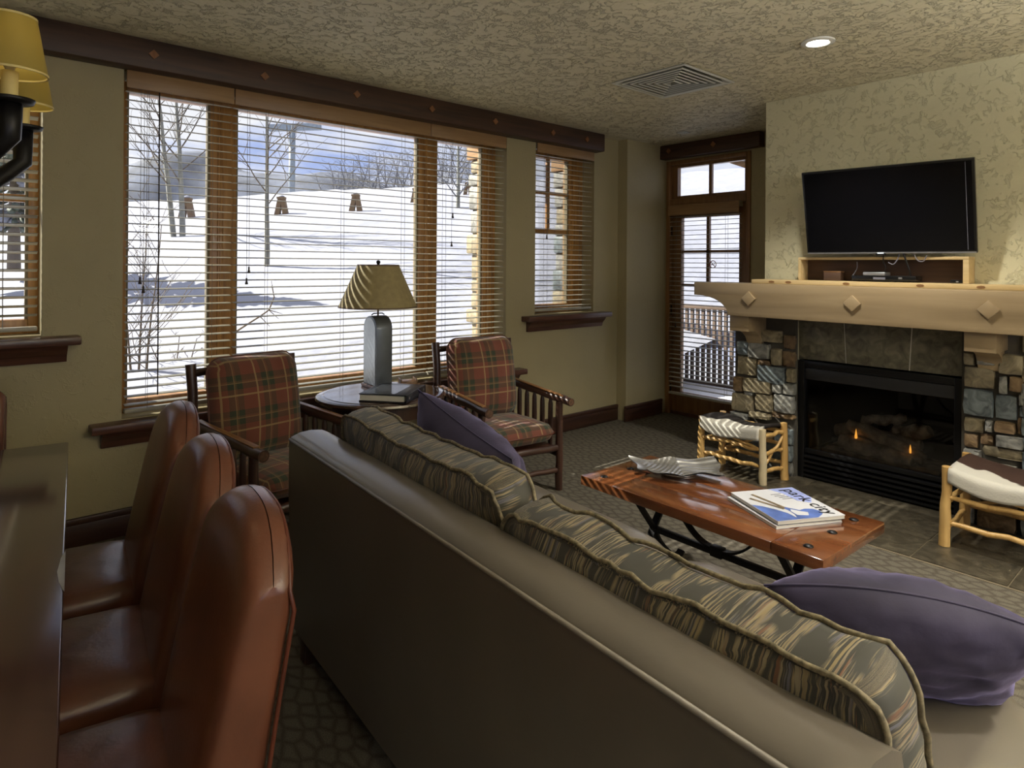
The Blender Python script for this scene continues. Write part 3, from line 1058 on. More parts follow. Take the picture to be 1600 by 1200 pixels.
fi = thing('gas_fireplace', 'black gas fireplace insert with glass front and ceramic logs', 'fireplace', (4.6, 1.635, 0))
y0, y1 = FY0 - 1.635 + .002, FY1 - 1.635 - .002
K = M['black']
MB().box(-.02, .03, y1 - .045, y1, .0, .835).build('frame_side', K, fi, bevel=.003)
MB().box(-.02, .03, y0, y0 + .045, .0, .835).build('frame_side', K, fi, bevel=.003)
MB().box(-.02, .03, y0 + .045, y1 - .045, .79, .835).build('frame_top', K, fi, bevel=.003)
MB().box(-.005, .02, y0 + .045, y1 - .045, .705, .785).build('hood_panel', simple('charcoal_panel', (.035, .035, .038), .45, metal=.4), fi, bevel=.003)
MB().box(-.012, .02, y0 + .045, y1 - .045, .185, .215).build('lower_rail', K, fi, bevel=.003)
for i in range(5):
    z = .02 + i * .033
    MB().quadbox([(-.02, y0 + .045, z), (.015, y0 + .045, z + .012), (.015, y1 - .045, z + .012), (-.02, y1 - .045, z),
                  (-.02, y0 + .045, z + .012), (.015, y0 + .045, z + .024), (.015, y1 - .045, z + .024), (-.02, y1 - .045, z + .012)]).build('louver', K, fi)
MB().box(.012, .016, y0 + .045, y1 - .045, .215, .705).build('glass_front', M['fireglass'], fi)
bk = MB()
bk.box(.40, .42, y0 + .05, y1 - .05, .16, .80)
bk.box(.03, .42, y1 - .06, y1 - .045, .16, .80)
bk.box(.03, .42, y0 + .045, y0 + .06, .16, .80)
bk.box(.03, .42, y0 + .05, y1 - .05, .78, .80)
bk.box(.03, .42, y0 + .05, y1 - .05, .16, .20)
bk.build('firebox', M['soot'], fi)


def gaslog(a, b, r, seed):
    rg = random.Random(seed)
    a, b = Vector(a), Vector(b)
    pts, rs = [], []
    for i in range(9):
        t_ = i / 8
        p = a.lerp(b, t_) + Vector((rg.uniform(-.008, .008), rg.uniform(-.008, .008), rg.uniform(-.008, .01)))
        pts.append(p)
        rs.append(r * rg.uniform(.82, 1.12) * (.8 if i in (0, 8) else 1))
    MB().tube(pts, rs, 12).build('log', M['gaslog'], fi, smooth=True, autosmooth=1.0)


gaslog((.10, .25, .29), (.09, -.20, .25), .055, 1)
gaslog((.24, .33, .33), (.22, -.22, .32), .065, 2)
gaslog((.14, .22, .41), (.12, -.26, .27), .042, 3)
gaslog((.28, -.02, .36), (.20, -.27, .44), .05, 4)
gaslog((.22, .16, .43), (.30, -.10, .47), .035, 5)
MB().box(.05, .36, -.36, .36, .20, .225).build('ember_bed', M['gaslog'], fi)
for yy, zz, s in ((.14, .35, 1.0), (-.19, .33, .7)):
    MB().lathe([(.0, -.04 * s), (.008 * s, -.03 * s), (.009 * s, 0), (.004 * s, .03 * s), (0, .05 * s)], 8, (.075, yy, zz)).build('pilot_flame', M['flame'], fi, smooth=True)

# hearth of slate tiles set flush in the carpet
hr = sroot('floor_hearth', 'dark slate tile hearth in front of the fireplace', 'hearth')
hx = [3.76, 4.06, 4.46, 4.595]
hy = [0.35, .75, 1.16, 1.58, 2.0, 2.42]
MB().box(3.75, 4.60, .34, 2.64, 0.0, .003).build('grout_bed', simple('grout', (.22, .18, .12), .8), hr)
for i in range(3):
    off = .0
    for j in range(5):
        MB().box(hx[i] + .003, hx[i + 1] - .003, hy[j] + off + .003, hy[j + 1] + off - .003, .001, .008 + .0005 * ((i + j) % 2)).build('tile', HTILE, hr, bevel=.0015)
    MB().box(hx[i] + .003, hx[i + 1] - .003, 2.423, 2.635, .001, .008).build('tile', HTILE, hr, bevel=.0015)

# mantel: beam with scooped ends, diamonds and corbels
mt = thing('mantel', 'thick honey-coloured wooden mantel beam with carved diamonds and corbels', 'mantel', (XF, 1.64, 1.145))
MX0, MX1 = -.33, -.001
L2 = 1.135
zt, zm = .232, .138
prof = [(-L2, zt), (-L2, zm)]
for i in range(1, 9):
    a = i / 8 * math.pi / 2
    prof.append((-L2 + .03 + .25 * math.sin(a), zm - .138 * (1 - math.cos(a))))
prof += [(-p[0], p[1]) for p in reversed(prof[2:])]
prof += [(L2, zm), (L2, zt)]
MB().prism(prof, lambda u, v, d: (d, u, v), MX0, MX1).build('beam', M['mantel'], mt, bevel=.004)
for y in (.69, .0, -.70):
    MB().prism([(y - .052, .128), (y, .128 - .052), (y + .052, .128), (y, .128 + .052)], lambda u, v, d: (d, u, v), MX0 - .016, MX0 + .01).build('diamond', M['mantel'], mt, bevel=.003)
for yc in (.79, -.65):
    cb = MB()
    cb.box(-.285, 0, yc - .075, yc + .075, -.112, .0)
    cb.build('corbel_block', M['mantel'], mt, bevel=.004)
    pr = [(0, -.112), (-.235, -.112)]
    for i in range(1, 8):
        a = i / 7 * math.pi / 2
        pr.append((-.235 + .17 * math.sin(a) * 1.0, -.112 - .12 * (1 - math.cos(a)) - .0))
    pr += [(-.06, -.235), (0, -.235)]
    MB().prism(pr, lambda u, v, d: (u, d, v), yc - .06, yc + .06).build('corbel_foot', M['mantel'], mt, bevel=.003)

# pine ledge and media box on the mantel
MZ = 1.145 + zt
pb = thing('pine_board', 'long thin pine board lying on the mantel', 'board', (4.42, 1.3, MZ))
MB().box(-.065, .14, -.93, 1.07, .0005, .030).build('plank', M['pine'], pb, bevel=.003)
for y in (.92, .80, .42, .0, -.30, -.55):
    MB().prism([(y + .022 * math.cos(i * math.pi / 4), .015 + .009 * math.sin(i * math.pi / 4)) for i in range(8)], lambda u, v, d: (d, u, v), -.0665, -.064).build('knot', M['brown'], pb)
BZ = MZ + .030
bx0, by0, by1 = -.02, on_x(1514, 425, 4.45).y - 1.59, on_x(1247, 415, 4.45).y - 1.59
mb_ = thing('media_box', 'open pine box holding the cable receiver under the television', 'media box', (4.45, 1.59, BZ + .0005))
bh = .158
MB().box(0, .12, by0, by1, bh - .018, bh).build('top_panel', M['pine'], mb_, bevel=.002)
MB().box(0, .12, by0, by0 + .030, 0, bh - .018).build('side_panel', M['pine'], mb_, bevel=.002)
MB().box(0, .12, by1 - .018, by1, 0, bh - .018).build('side_panel', M['pine'], mb_, bevel=.002)
MB().box(.112, .12, by0 + .03, by1 - .018, 0, bh - .018).build('back_panel', M['pine_in'], mb_)


def at_box(px_, py_): return on_x(px_, py_, 4.46)


z0b = BZ + .0015
p = at_box(1299, 430)
o = thing('wooden_block', 'small brown wooden box inside the pine media box', 'box', (4.50, p.y, z0b))
MB().box(-.03, .03, -.055, .055, 0, .055).build('body', M['pine_in'], o, bevel=.003)
MB().box(-.032, .032, -.057, .057, .055, .063).build('lid', M['brown'], o, bevel=.002)
o = thing('media_player', 'flat black player lying in the pine media box', 'media player', (4.49, on_x(1380, 435, 4.46).y, z0b))
MB().box(-.055, .06, -.19, .18, .006, .038).build('case', M['blackplastic'], o, bevel=.003)
MB().box(-.0565, -.054, -.02, .05, .014, .028).build('display', M['print_grey'], o)
MB().box(-.0575, -.054, -.115, -.095, .018, .03).build('button', M['silver'], o)
for yy in (-.15, .14): MB().box(-.04, .04, yy - .01, yy + .01, 0, .006).build('foot', M['black'], o)
o = thing('cable_receiver', 'small silver-edged receiver stacked on the black player', 'receiver', (4.49, on_x(1367, 428, 4.46).y, z0b + .0385))
MB().box(-.05, .05, -.065, .065, 0, .022).build('case', M['silver'], o, bevel=.005)
MB().box(-.045, .045, -.058, .058, .022, .027).build('lid', M['blackplastic'], o, bevel=.002)
o = thing('infrared_eye', 'tiny black remote sensor at the end of the media box', 'sensor', (4.47, on_x(1494, 440, 4.46).y, z0b))
MB().box(-.012, .012, -.03, .03, 0, .02).build('case', M['blackplastic'], o, bevel=.003)
MB().box(-.0135, -.011, -.012, .0, .006, .013).build('lens', M['silver'], o)

# television, tilted forward and swivelled on its bracket
yw_, ti_ = math.radians(4.7), math.radians(-12.83)
nrm = Vector((-math.cos(yw_) * math.cos(ti_), -math.sin(yw_) * math.cos(ti_), math.sin(ti_)))
rt = nrm.cross(Vector((0, 0, 1))).normalized()
if rt.y > 0: rt = -rt
upv = nrm.cross(rt)
tv = thing('television', 'black flat-screen television tilted forward above the mantel', 'television')
ctr = Vector((4.35, 1.503, 1.852))
tv.matrix_world = Matrix(((rt.x, -nrm.x, upv.x, ctr.x), (rt.y, -nrm.y, upv.y, ctr.y), (rt.z, -nrm.z, upv.z, ctr.z), (0, 0, 0, 1)))
TW, TH = .941, .547
MB().box(-TW / 2, TW / 2, 0.0, .03, -TH / 2, TH / 2).build('case', M['blackplastic'], tv, bevel=.004)
MB().box(-TW / 2 + .013, TW / 2 - .013, -.0012, .002, -TH / 2 + .018, TH / 2 - .013).build('screen', M['screen'], tv)
MB().box(-TW / 2 + .004, TW / 2 - .004, -.003, .001, -TH / 2 + .001, -TH / 2 + .009).build('trim_strip', M['silver'], tv)
MB().box(TW / 2 - .045, TW / 2 - .042, -.0022, .001, -TH / 2 + .02, TH / 2 - .02).build('edge_line', M['print_grey'], tv)
MB().box(-.055, .0, -.006, .02, -TH / 2 - .012, -TH / 2 + .004).build('sensor_housing', M['blackplastic'], tv, bevel=.003)
MB().box(-.045, -.010, -.0072, -.005, -TH / 2 + .001, -TH / 2 + .007).build('badge', emit('badge_glow', (.8, .85, .9), .5), tv)  # logo plate given a glow in its material; not a lamp
MB().box(-.2, .2, .03, .06, -.18, .16).build('back_housing', M['blackplastic'], tv, bevel=.01)
MB().bar((0, .06, 0), (0, .20, .04), .06, .10).build('wall_bracket', M['iron'], tv)


def cable(name, label, pts, r=.0035, mat='black'):
    path = []
    P = [Vector(q) for q in pts]
    for i in range(len(P) - 1):
        a, b, c, d = P[max(i - 1, 0)], P[i], P[i + 1], P[min(i + 2, len(P) - 1)]
        for k in range(6):
            t_ = k / 6
            path.append(.5 * ((2 * b) + (c - a) * t_ + (2 * a - 5 * b + 4 * c - d) * t_ * t_ + (3 * b - a - 3 * c + d) * t_ ** 3))
    path.append(P[-1])
    return tag(MB().tube(path, r, 6).build(name, M[mat], smooth=True), label, 'cable', 'cables hanging below the television')


cable('video_cable', 'black cable dropping from the television centre to the silver receiver', [on_x(1381, 396, 4.43), on_x(1380, 408, 4.44), on_x(1384, 418, 4.45), on_x(1382, 424, 4.46)])
cable('power_cable', 'thick black cable running from the television to the player end', [on_x(1411, 394, 4.43), on_x(1416, 408, 4.435), on_x(1421, 422, 4.44), on_x(1423, 433, 4.46), on_x(1424, 437, 4.47)], .005)
cable('looped_cable', 'thin grey cable looping below the television near its badge', [on_x(1388, 410, 4.435), on_x(1396, 413, 4.435), on_x(1403, 404, 4.435), on_x(1405, 395, 4.435)], .003, 'print_grey')
cable('loose_cable', 'short grey cable loop hanging at the right under the television', [on_x(1428, 397, 4.435), on_x(1434, 407, 4.435), on_x(1443, 408, 4.435), on_x(1448, 399, 4.435)], .003, 'print_grey')
cable('side_cable', 'grey cable standing up behind the black player', [on_x(1339, 409, 4.50), on_x(1339, 419, 4.50), on_x(1334, 428, 4.49), on_x(1331, 432, 4.485)], .003, 'print_grey')

# ------------------------------------------------------------------ ceiling fittings
vc = [on_z(965, 127, H), on_z(1070, 95, H), on_z(1136, 126, H), on_z(1036, 152, H)]
vx0, vx1, vy0, vy1 = 3.325, 3.885, 2.255, 2.80
vr = thing('ceiling_vent', 'square white stepped air diffuser in the ceiling', 'vent', ((vx0 + vx1) / 2, (vy0 + vy1) / 2, H))
vw = .2725


def ring(m, r0, r1, za, zb):
    for k in range(4):
        c4 = [(-1, -1), (1, -1), (1, 1), (-1, 1)]
        a, b = c4[k], c4[(k + 1) % 4]
        i0 = len(m.v)
        for (q, r_, z_) in ((a, r0, za), (b, r0, za), (b, r1, zb), (a, r1, zb), (a, r0, za + .004), (b, r0, za + .004), (b, r1, zb + .004), (a, r1, zb + .004)):
            m.v.append((q[0] * r_, q[1] * r_, z_))
        for f in ((0, 1, 2, 3), (7, 6, 5, 4), (0, 4, 5, 1), (3, 2, 6, 7)): m.f.append(tuple(i0 + j for j in f))


m = MB(); ring(m, vw + .012, vw - .002, -.010, -.012); m.build('frame_lip', M['vent'], vr)
m = MB(); ring(m, vw - .002, vw - .045, -.012, .060); m.build('outer_frame', M['vent'], vr)
for i in range(6):
    r_ = vw - .040 - i * .038
    m = MB(); ring(m, r_, r_ - .026, -.012, .040); lo_ = m.build('louver', M['ventshade'], vr)
    m = MB(); ring(m, r_ + .004, r_ - .004, -.014, -.016); m.build('lip', M['vent'], lo_)
MB().box(-vw + .001, vw - .001, -vw + .012, vw - .012, .10, .11).build('backing', M['ventdark'], vr)

o = thing('ceiling_access_plate', 'small flush plate in the ceiling near the patio door', 'ceiling plate', (5.05, 3.42, H))
MB().box(-.045, .045, -.045, .045, -.006, -.0005).build('plate', M['vent'], o, bevel=.002)
MB().box(-.02, .02, -.02, .02, -.009, -.006).build('boss', M['vent'], o, bevel=.002)


def downlight(label, x, y, power):
    o = thing('recessed_light', label, 'ceiling light', (x, y, H), 0, 'recessed ceiling lights')
    MB().lathe([(.085, -.001), (.085, -.008), (.060, -.012), (.052, -.004), (.052, -.001)], 28).build('trim_ring', M['white'], o, smooth=True, autosmooth=.6)
    MB().lathe([(.052, -.002), (.030, -.006), (.0, -.007)], 20).build('lens', M['lamp_on'], o, smooth=True)
    ld = bpy.data.lights.new('lamp', 'SPOT')
    ld.energy = power
    ld.color = (1.0, .96, .86)
    ld.spot_size = math.radians(115)
    ld.spot_blend = .6
    ld.shadow_soft_size = .05
    lo = bpy.data.objects.new('lamp', ld)
    COL.objects.link(lo)
    lo.parent = o
    lo.location = (0, 0, -.02)
    return o


LAMP = 110.0
downlight('lit recessed ceiling light near the chimney breast', 3.535, 1.55, LAMP)
downlight('added recessed fill light above the near end of the sofa', 2.0, -.6, LAMP)  # added out of view to brighten the room, like the next two
downlight('added recessed fill light behind the viewer by the hearth wall', 3.6, -1.6, LAMP)
downlight('added recessed fill light behind the viewer by the dining table', -1.2, -.8, LAMP)

def pendant(label, x, y):  # unseen pendants, added behind the viewer as fill light
    o = thing('added_pendant', label, 'pendant light', (x, y, 2.0), 0, 'added pendant lights')
    MB().tube([(0, 0, .12), (0, 0, H - 2.0)], .004, 8).build('cord', M['black'], o)
    MB().lathe([(.05, H - 2.001), (.05, H - 2.02), (.0, H - 2.03)], 16).build('ceiling_rose', M['iron'], o, smooth=True, autosmooth=.6)
    MB().lathe([(.02, .13), (.03, .10), (.03, .085)], 14).build('socket', M['iron'], o, smooth=True)
    MB().lathe([(.0, -.03), (.025, -.02), (.032, .01), (.025, .04), (.012, .07), (.012, .085)], 16).build('bulb', M['lamp_on'], o, smooth=True)
    ld = bpy.data.lights.new('added_pendant_bulb', 'POINT')
    ld.energy = FILL_PENDANT
    ld.color = (1.0, .96, .85)
    ld.shadow_soft_size = .12
    lo = bpy.data.objects.new('added_pendant_bulb', ld)
    COL.objects.link(lo)
    lo.parent = o


FILL_PENDANT = 16.0
pendant('added fill pendant behind the viewer nearest the hearth wall', 3.1, -1.7)
pendant('added fill pendant behind the viewer in the middle', 2.2, -1.9)
pendant('added fill pendant behind the viewer nearest the dining table', 1.3, -2.1)

def torchiere(label, x, y, power):  # unseen uplights, added to wash the ceiling with light
    o = thing('added_torchiere', label, 'floor lamp', (x, y, 0), 0, 'added torchiere lamps')
    MB().lathe([(.15, 0), (.15, .015), (.03, .03), (.0, .03)], 24).build('base', M['iron'], o, smooth=True, autosmooth=.6)
    MB().tube([(0, 0, .03), (0, 0, 1.70)], .012, 10).build('pole', M['iron'], o, smooth=True)
    MB().lathe([(.03, 1.70), (.10, 1.73), (.17, 1.80), (.165, 1.80), (.095, 1.74), (.0, 1.715)], 28).build('bowl', M['iron'], o, smooth=True, autosmooth=.8)
    MB().lathe([(.0, 1.735), (.03, 1.745), (.03, 1.775), (.0, 1.79)], 12).build('bulb', M['lamp_on'], o, smooth=True)
    ld = bpy.data.lights.new('added_torchiere_bulb', 'SPOT')
    ld.energy = power
    ld.color = (1.0, .96, .86)
    ld.spot_size = math.radians(165)
    ld.spot_blend = .3
    ld.shadow_soft_size = .08
    lo = bpy.data.objects.new('added_torchiere_bulb', ld)
    COL.objects.link(lo)
    lo.parent = o
    lo.location = (0, 0, 1.82)
    lo.rotation_euler = (math.pi, 0, 0)


torchiere('added torchiere fill lamp behind the viewer by the hearth wall', 2.7, -1.5, 140.0)
torchiere('added torchiere fill lamp behind the viewer by the kitchen', .9, -1.5, 150.0)

# ------------------------------------------------------------------ dining table and chairs
TA = math.radians(-7.1)
dt = thing('dining_table', 'long dark polished wooden dining table at the picture edge', 'dining table', (0.383, 3.2, 0), TA)
Wt, Lt = 1.05, 2.25
MB().box(-Wt, 0, -Lt, 0, .722, .76).build('top', M['table'], dt, bevel=.005, seg=3)
MB().box(-Wt + .09, -.09, -Lt + .09, -.09, .63, .722).build('apron', M['table'], dt)
for a in (-Wt + .13, -.13):
    for b in (-Lt + .13, -.13):
        MB().box(a - .045, a + .045, b - .045, b + .045, 0, .63).build('leg', M['legwood'], dt, bevel=.006)
m = MB()
for i in range(6):
    pass
MB().prism([(.0012, -1.21), (-.008, -1.26), (-.014, -1.34), (-.010, -1.40), (-.002, -1.45), (.0012, -1.46)], lambda u, v, d: (u, v, d), .7595, .7612).build('edge_glare_patch', M['silver'], dt)  # patch of glare on the table edge, put in as colour


def leather_chair():
    r = thing('dining_chair', 'x', 'chair', (0, 0, 0), 0, 'leather dining chairs')
    # seat (faces -y)
    def seatf(u, v):
        a = u * 2 * math.pi
        sv = [0, .12, .55, .9, 1.0, 1.0][min(5, int(round(v * 5)))]
        c, s = math.cos(a), math.sin(a)
        k = (abs(c) ** 8 + abs(s) ** 8) ** (-1 / 8)
        return c * k, s * k
    m = MB()
    rows = [(.97, .33), (1.0, .345), (1.0, .43), (.985, .462), (.94, .480), (.80, .492), (.5, .497), (.01, .498)]
    n = 40
    for sc, z in rows:
        for i in range(n):
            a = 2 * math.pi * i / n
            c, s = math.cos(a), math.sin(a)
            k = (abs(c) ** 9 + abs(s) ** 9) ** (-1 / 9)
            m.v.append((c * k * .235 * sc, s * k * .24 * sc - .01, z + (.004 * noise.noise(Vector((c * 3 * sc, s * 3 * sc, 1))) if sc < .95 else 0)))
    for j in range(len(rows) - 1):
        for i in range(n):
            i2 = (i + 1) % n
            m.f.append((j * n + i, j * n + i2, (j + 1) * n + i2, (j + 1) * n + i))
    m.f.append(tuple(reversed(range(n))))
    m.build('seat', M['leather'], r, smooth=True, autosmooth=1.0)
    # back: a slab with an arched crown, leaning backwards
    HW = .24
    def crown(x): return 1.0 - .105 * (abs(x) / HW) ** 2.6
    def outline(i, n):
        a = 2 * math.pi * (i + .5) / n
        c, s = math.cos(a), math.sin(a)
        k = (abs(c) ** 7 + abs(s) ** 7) ** (-1 / 7)
        return c * k, s * k
    m = MB()
    n = 48
    rows = [(0, 1), (.15, 1), (.3, 1), (.45, 1), (.6, 1), (.75, 1), (.85, .99), (.91, .96), (.95, .90), (.975, .78), (.99, .58), (1.0, .3), (1.003, .02)]
    for sv, th in rows:
        for i in range(n):
            cx_, cy_ = outline(i, n)
            x = cx_ * HW * (1 - .03 * (1 - sv)) * (1 if th > .5 else .985)
            z = .34 + sv * (crown(x) - .34)
            t_ = (.072 - .020 * sv) * th
            yb = .235 + (z - .34) * .17 + .06 * max(0, (z - .55)) ** 2
            m.v.append((x, yb + cy_ * t_, z))
    for j in range(len(rows) - 1):
        for i in range(n):
            i2 = (i + 1) % n
            m.f.append((j * n + i, j * n + i2, (j + 1) * n + i2, (j + 1) * n + i))
    m.f.append(tuple(reversed(range(n))))
    bo = m.build('back', M['leather'], r, smooth=True, autosmooth=1.2)
    # piping along the rear edge of the back
    path = []
    for i in range(41):
        q = i / 40
        if q < .3:
            x, sv = -HW, q / .3
        elif q > .7:
            x, sv = HW, (1 - q) / .3
        else:
            x, sv = -HW + (q - .3) / .4 * 2 * HW, 1
        z = .34 + sv * (crown(x) - .34) - (.006 if sv == 1 else 0)
        yb = .235 + (z - .34) * .17 + .06 * max(0, (z - .55)) ** 2
        path.append((x * (.985 if sv == 1 else .99), yb + (.072 - .020 * sv) * (.62 if sv == 1 else .90), z - (.004 if sv == 1 else 0)))
    MB().tube(path, .0045, 6).build('piping', M['leather_dark'], bo, smooth=True)
    for sx in (-1, 1):
        MB().quadbox([(sx * .17 - .018, -.215, 0), (sx * .17 + .018, -.215, 0), (sx * .17 + .018, -.18, 0), (sx * .17 - .018, -.18, 0),
                      (sx * .185 - .025, -.22, .34), (sx * .185 + .025, -.22, .34), (sx * .185 + .025, -.165, .34), (sx * .185 - .025, -.165, .34)]).build('leg', M['legwood'], r)
        MB().quadbox([(sx * .17 - .018, .30, 0), (sx * .17 + .018, .30, 0), (sx * .17 + .018, .335, 0), (sx * .17 - .018, .335, 0),
                      (sx * .185 - .025, .19, .34), (sx * .185 + .025, .19, .34), (sx * .185 + .025, .25, .34), (sx * .185 - .025, .25, .34)]).build('leg', M['legwood'], r)
    return r


ch = leather_chair()
CA = math.radians(-97.1)
fd = Vector((math.sin(CA), -math.cos(CA), 0))
tops = [(.632, 2.50), (.572, 1.955), (.505, 1.42)]
labs = ['cognac leather dining chair farthest down the table, nearest the window wall', 'cognac leather dining chair between two others, behind the sofa end', 'cognac leather dining chair nearest the viewer, beside the sofa back']
for i, (x, y) in enumerate(tops):
    p = Vector((x, y, 0)) + fd * .355
    if i == 0:
        ch.location = p
        ch.rotation_euler = (0, 0, CA)
        ch['label'] = labs[0]
    else:
        dup(ch, p, CA, labs[i])
dup(ch, (-.075, 3.37, 0), math.radians(-7.1), 'leather dining chair at the head of the table, only its edge showing')

# ------------------------------------------------------------------ chandelier over the table
cr = thing('chandelier', 'black iron chandelier with yellow parchment candle shades', 'chandelier', (-.17, 2.2, 0))
ax_ = [(at_depth(15, 120, 1.5) - Vector((-.17, 2.2, 0))), (at_depth(36, 165, 1.9) - Vector((-.17, 2.2, 0)))]
MB().tube([(0, 0, H), (0, 0, H - .03)], [.07, .05], 20).build('canopy', M['iron'], cr, smooth=True, autosmooth=.6)
MB().tube([(0, 0, H - .02), (0, 0, 1.62)], .014, 10).build('stem', M['iron'], cr, smooth=True)
MB().lathe([(.0, 1.55), (.03, 1.57), (.05, 1.62), (.04, 1.68), (.02, 1.72)], 16).build('hub', M['iron'], cr, smooth=True)
RR = .36
base_a = math.atan2(ax_[0].y, ax_[0].x)
for k in range(6):
    if k == 0: tip = Vector((ax_[0].x, ax_[0].y, 0))
    elif k == 1: tip = Vector((ax_[1].x, ax_[1].y, 0))
    else:
        a = base_a + math.radians(58 * k)
        tip = Vector((math.cos(a) * RR, math.sin(a) * RR, 0))
    d = tip.normalized()
    rr = tip.length
    zb = 1.865 if k != 1 else 1.885
    path = [d * .02 + Vector((0, 0, 1.63)), d * (rr * .35) + Vector((0, 0, 1.62)), d * (rr * .62) + Vector((0, 0, 1.67)), d * (rr * .88) + Vector((0, 0, 1.75)), d * rr + Vector((0, 0, 1.79)), d * rr + Vector((0, 0, zb))]
    am = MB().tube(path, [.018, .02, .022, .023, .024, .026], 10).build('arm', M['iron'], cr, smooth=True)
    MB().tube([path[2] + Vector((0, 0, -.003)), path[2] + d * .03 + Vector((0, 0, .014))], .028, 12).build('band', M['silver'], am, smooth=True, autosmooth=.6)
    c = tip + Vector((0, 0, zb))
    MB().lathe([(.028, 0), (.046, .002), (.050, .012), (.040, .013), (.028, .008)], 18, c).build('drip_cup', M['iron'], am, smooth=True)
    MB().lathe([(.0165, .008), (.0165, .075), (.0, .077)], 14, c).build('candle_sleeve', M['candle'], am, smooth=True, autosmooth=.6)
    MB().lathe([(.008, .077), (.016, .095), (.017, .108), (.010, .13), (0, .142)], 12, c).build('bulb', M['bulbglass'], am, smooth=True)
    m = MB()
    m.lathe([(.074, .070), (.052, .200), (.050, .200), (.072, .070)], 32, c, cap=False)
    m.f += [tuple(3 * 32 + q for q in (k_, (k_ + 1) % 32)) + tuple((q) for q in ((k_ + 1) % 32, k_)) for k_ in range(32)]
    m.build('shade', M['yshade'], am, smooth=True, autosmooth=.7)
    MB().lathe([(.0750, .069), (.0750, .074), (.0715, .074), (.0715, .069), (.0750, .069)], 32, c, cap=False).build('shade_trim', M['candle'], am, smooth=True, autosmooth=.7)
    MB().lathe([(.0530, .197), (.0530, .202), (.0495, .202), (.0495, .197), (.0530, .197)], 32, c, cap=False).build('shade_trim', M['candle'], am, smooth=True, autosmooth=.7)
    ld = bpy.data.lights.new('candle_bulb', 'POINT')
    ld.energy = 0.22
    ld.color = (1.0, .90, .62)
    ld.shadow_soft_size = .015
    lo = bpy.data.objects.new('candle_bulb', ld)
    COL.objects.link(lo)
    lo.parent = cr
    lo.location = c + Vector((0, 0, .155))

# ------------------------------------------------------------------ sofa (faces +x locally; back along local y)
SA = math.radians(-4.1)
so = thing('sofa', 'long taupe leather sofa seen from behind', 'sofa', (.842, .33, 0), SA)
SL = 2.10


def sofa_back():
    # profile in local (x, z): rear plane upright, rounded top, inner face
    prof = [(.03, .09), (.010, .30), (.0, .60), (.0, .805), (.002, .824), (.010, .834), (.05, .846), (.10, .849), (.155, .843), (.193, .826), (.205, .79), (.215, .60), (.24, .30), (.24, .09)]
    m = MB()
    ny = 30
    for j in range(ny + 1):
        y = SL * j / ny
        for (x, z) in prof:
            x *= .84
            wv = .0
            if z > .83: wv = .003 * noise.noise(Vector((y * 9, x * 5, 0)))
            m.v.append((x, y, z + wv))
    n = len(prof)
    for j in range(ny):
        for i in range(n - 1):
            m.f.append((j * n + i, j * n + i + 1, (j + 1) * n + i + 1, (j + 1) * n + i))
        m.f.append((j * n + n - 1, j * n, (j + 1) * n, (j + 1) * n + n - 1))
    m.f.append(tuple(range(n)))
    m.f.append(tuple(ny * n + i for i in range(n)))
    return m


sofa_back().build('back', M['sofa'], so, smooth=True, autosmooth=.9)
MB().tube([(.001, 0.004, .826), (.001, SL - .004, .826)], .0055, 8).build('back_piping', M['sofa_pipe'], so, smooth=True)
MB().box(.20, 1.02, .0, SL, .07, .30).build('base', M['sofa'], so, bevel=.02, seg=3)


def rbox(m, x0, x1, y0, y1, z0, z1, e=5, n=44, bulge=.0, uvs=True):
    """soft box: superellipse outline with rounded rows; UV in metres around"""
    hx_, hy_ = (x1 - x0) / 2, (y1 - y0) / 2
    cx_, cy_ = (x0 + x1) / 2, (y0 + y1) / 2
    rows = []
    k = 10
    for j in range(k + 1):
        a = -math.pi / 2 + math.pi * j / k
        rows.append((math.copysign(abs(math.cos(a)) ** .35, 1), (z0 + z1) / 2 + (z1 - z0) / 2 * math.copysign(abs(math.sin(a)) ** .6, a)))
    b0 = len(m.v)
    for sc, z in rows:
        sc = max(sc, .002)
        for i in range(n):
            a = 2 * math.pi * i / n
            c, s = math.cos(a), math.sin(a)
            q = (abs(c) ** e + abs(s) ** e) ** (-1 / e)
            m.v.append((cx_ + c * q * hx_ * sc, cy_ + s * q * hy_ * sc, z))
    for j in range(len(rows) - 1):
        for i in range(n):
            i2 = (i + 1) % n
            m.f.append((b0 + j * n + i, b0 + j * n + i2, b0 + (j + 1) * n + i2, b0 + (j + 1) * n + i))
    return m


for a, b in ((.0, SL / 2 - .004), (SL / 2 + .004, SL)):
    m = rbox(MB(), .20, 1.06, a, b, .285, .545, e=9)
    m.build('seat_cushion', M['sofa'], so, smooth=True, autosmooth=1.0)
for x in (.06, .96):
    for y in (.08, SL - .08):
        MB().box(x - .03, x + .03, y - .03, y + .03, 0, .09).build('foot', M['legwood'], so, bevel=.004)


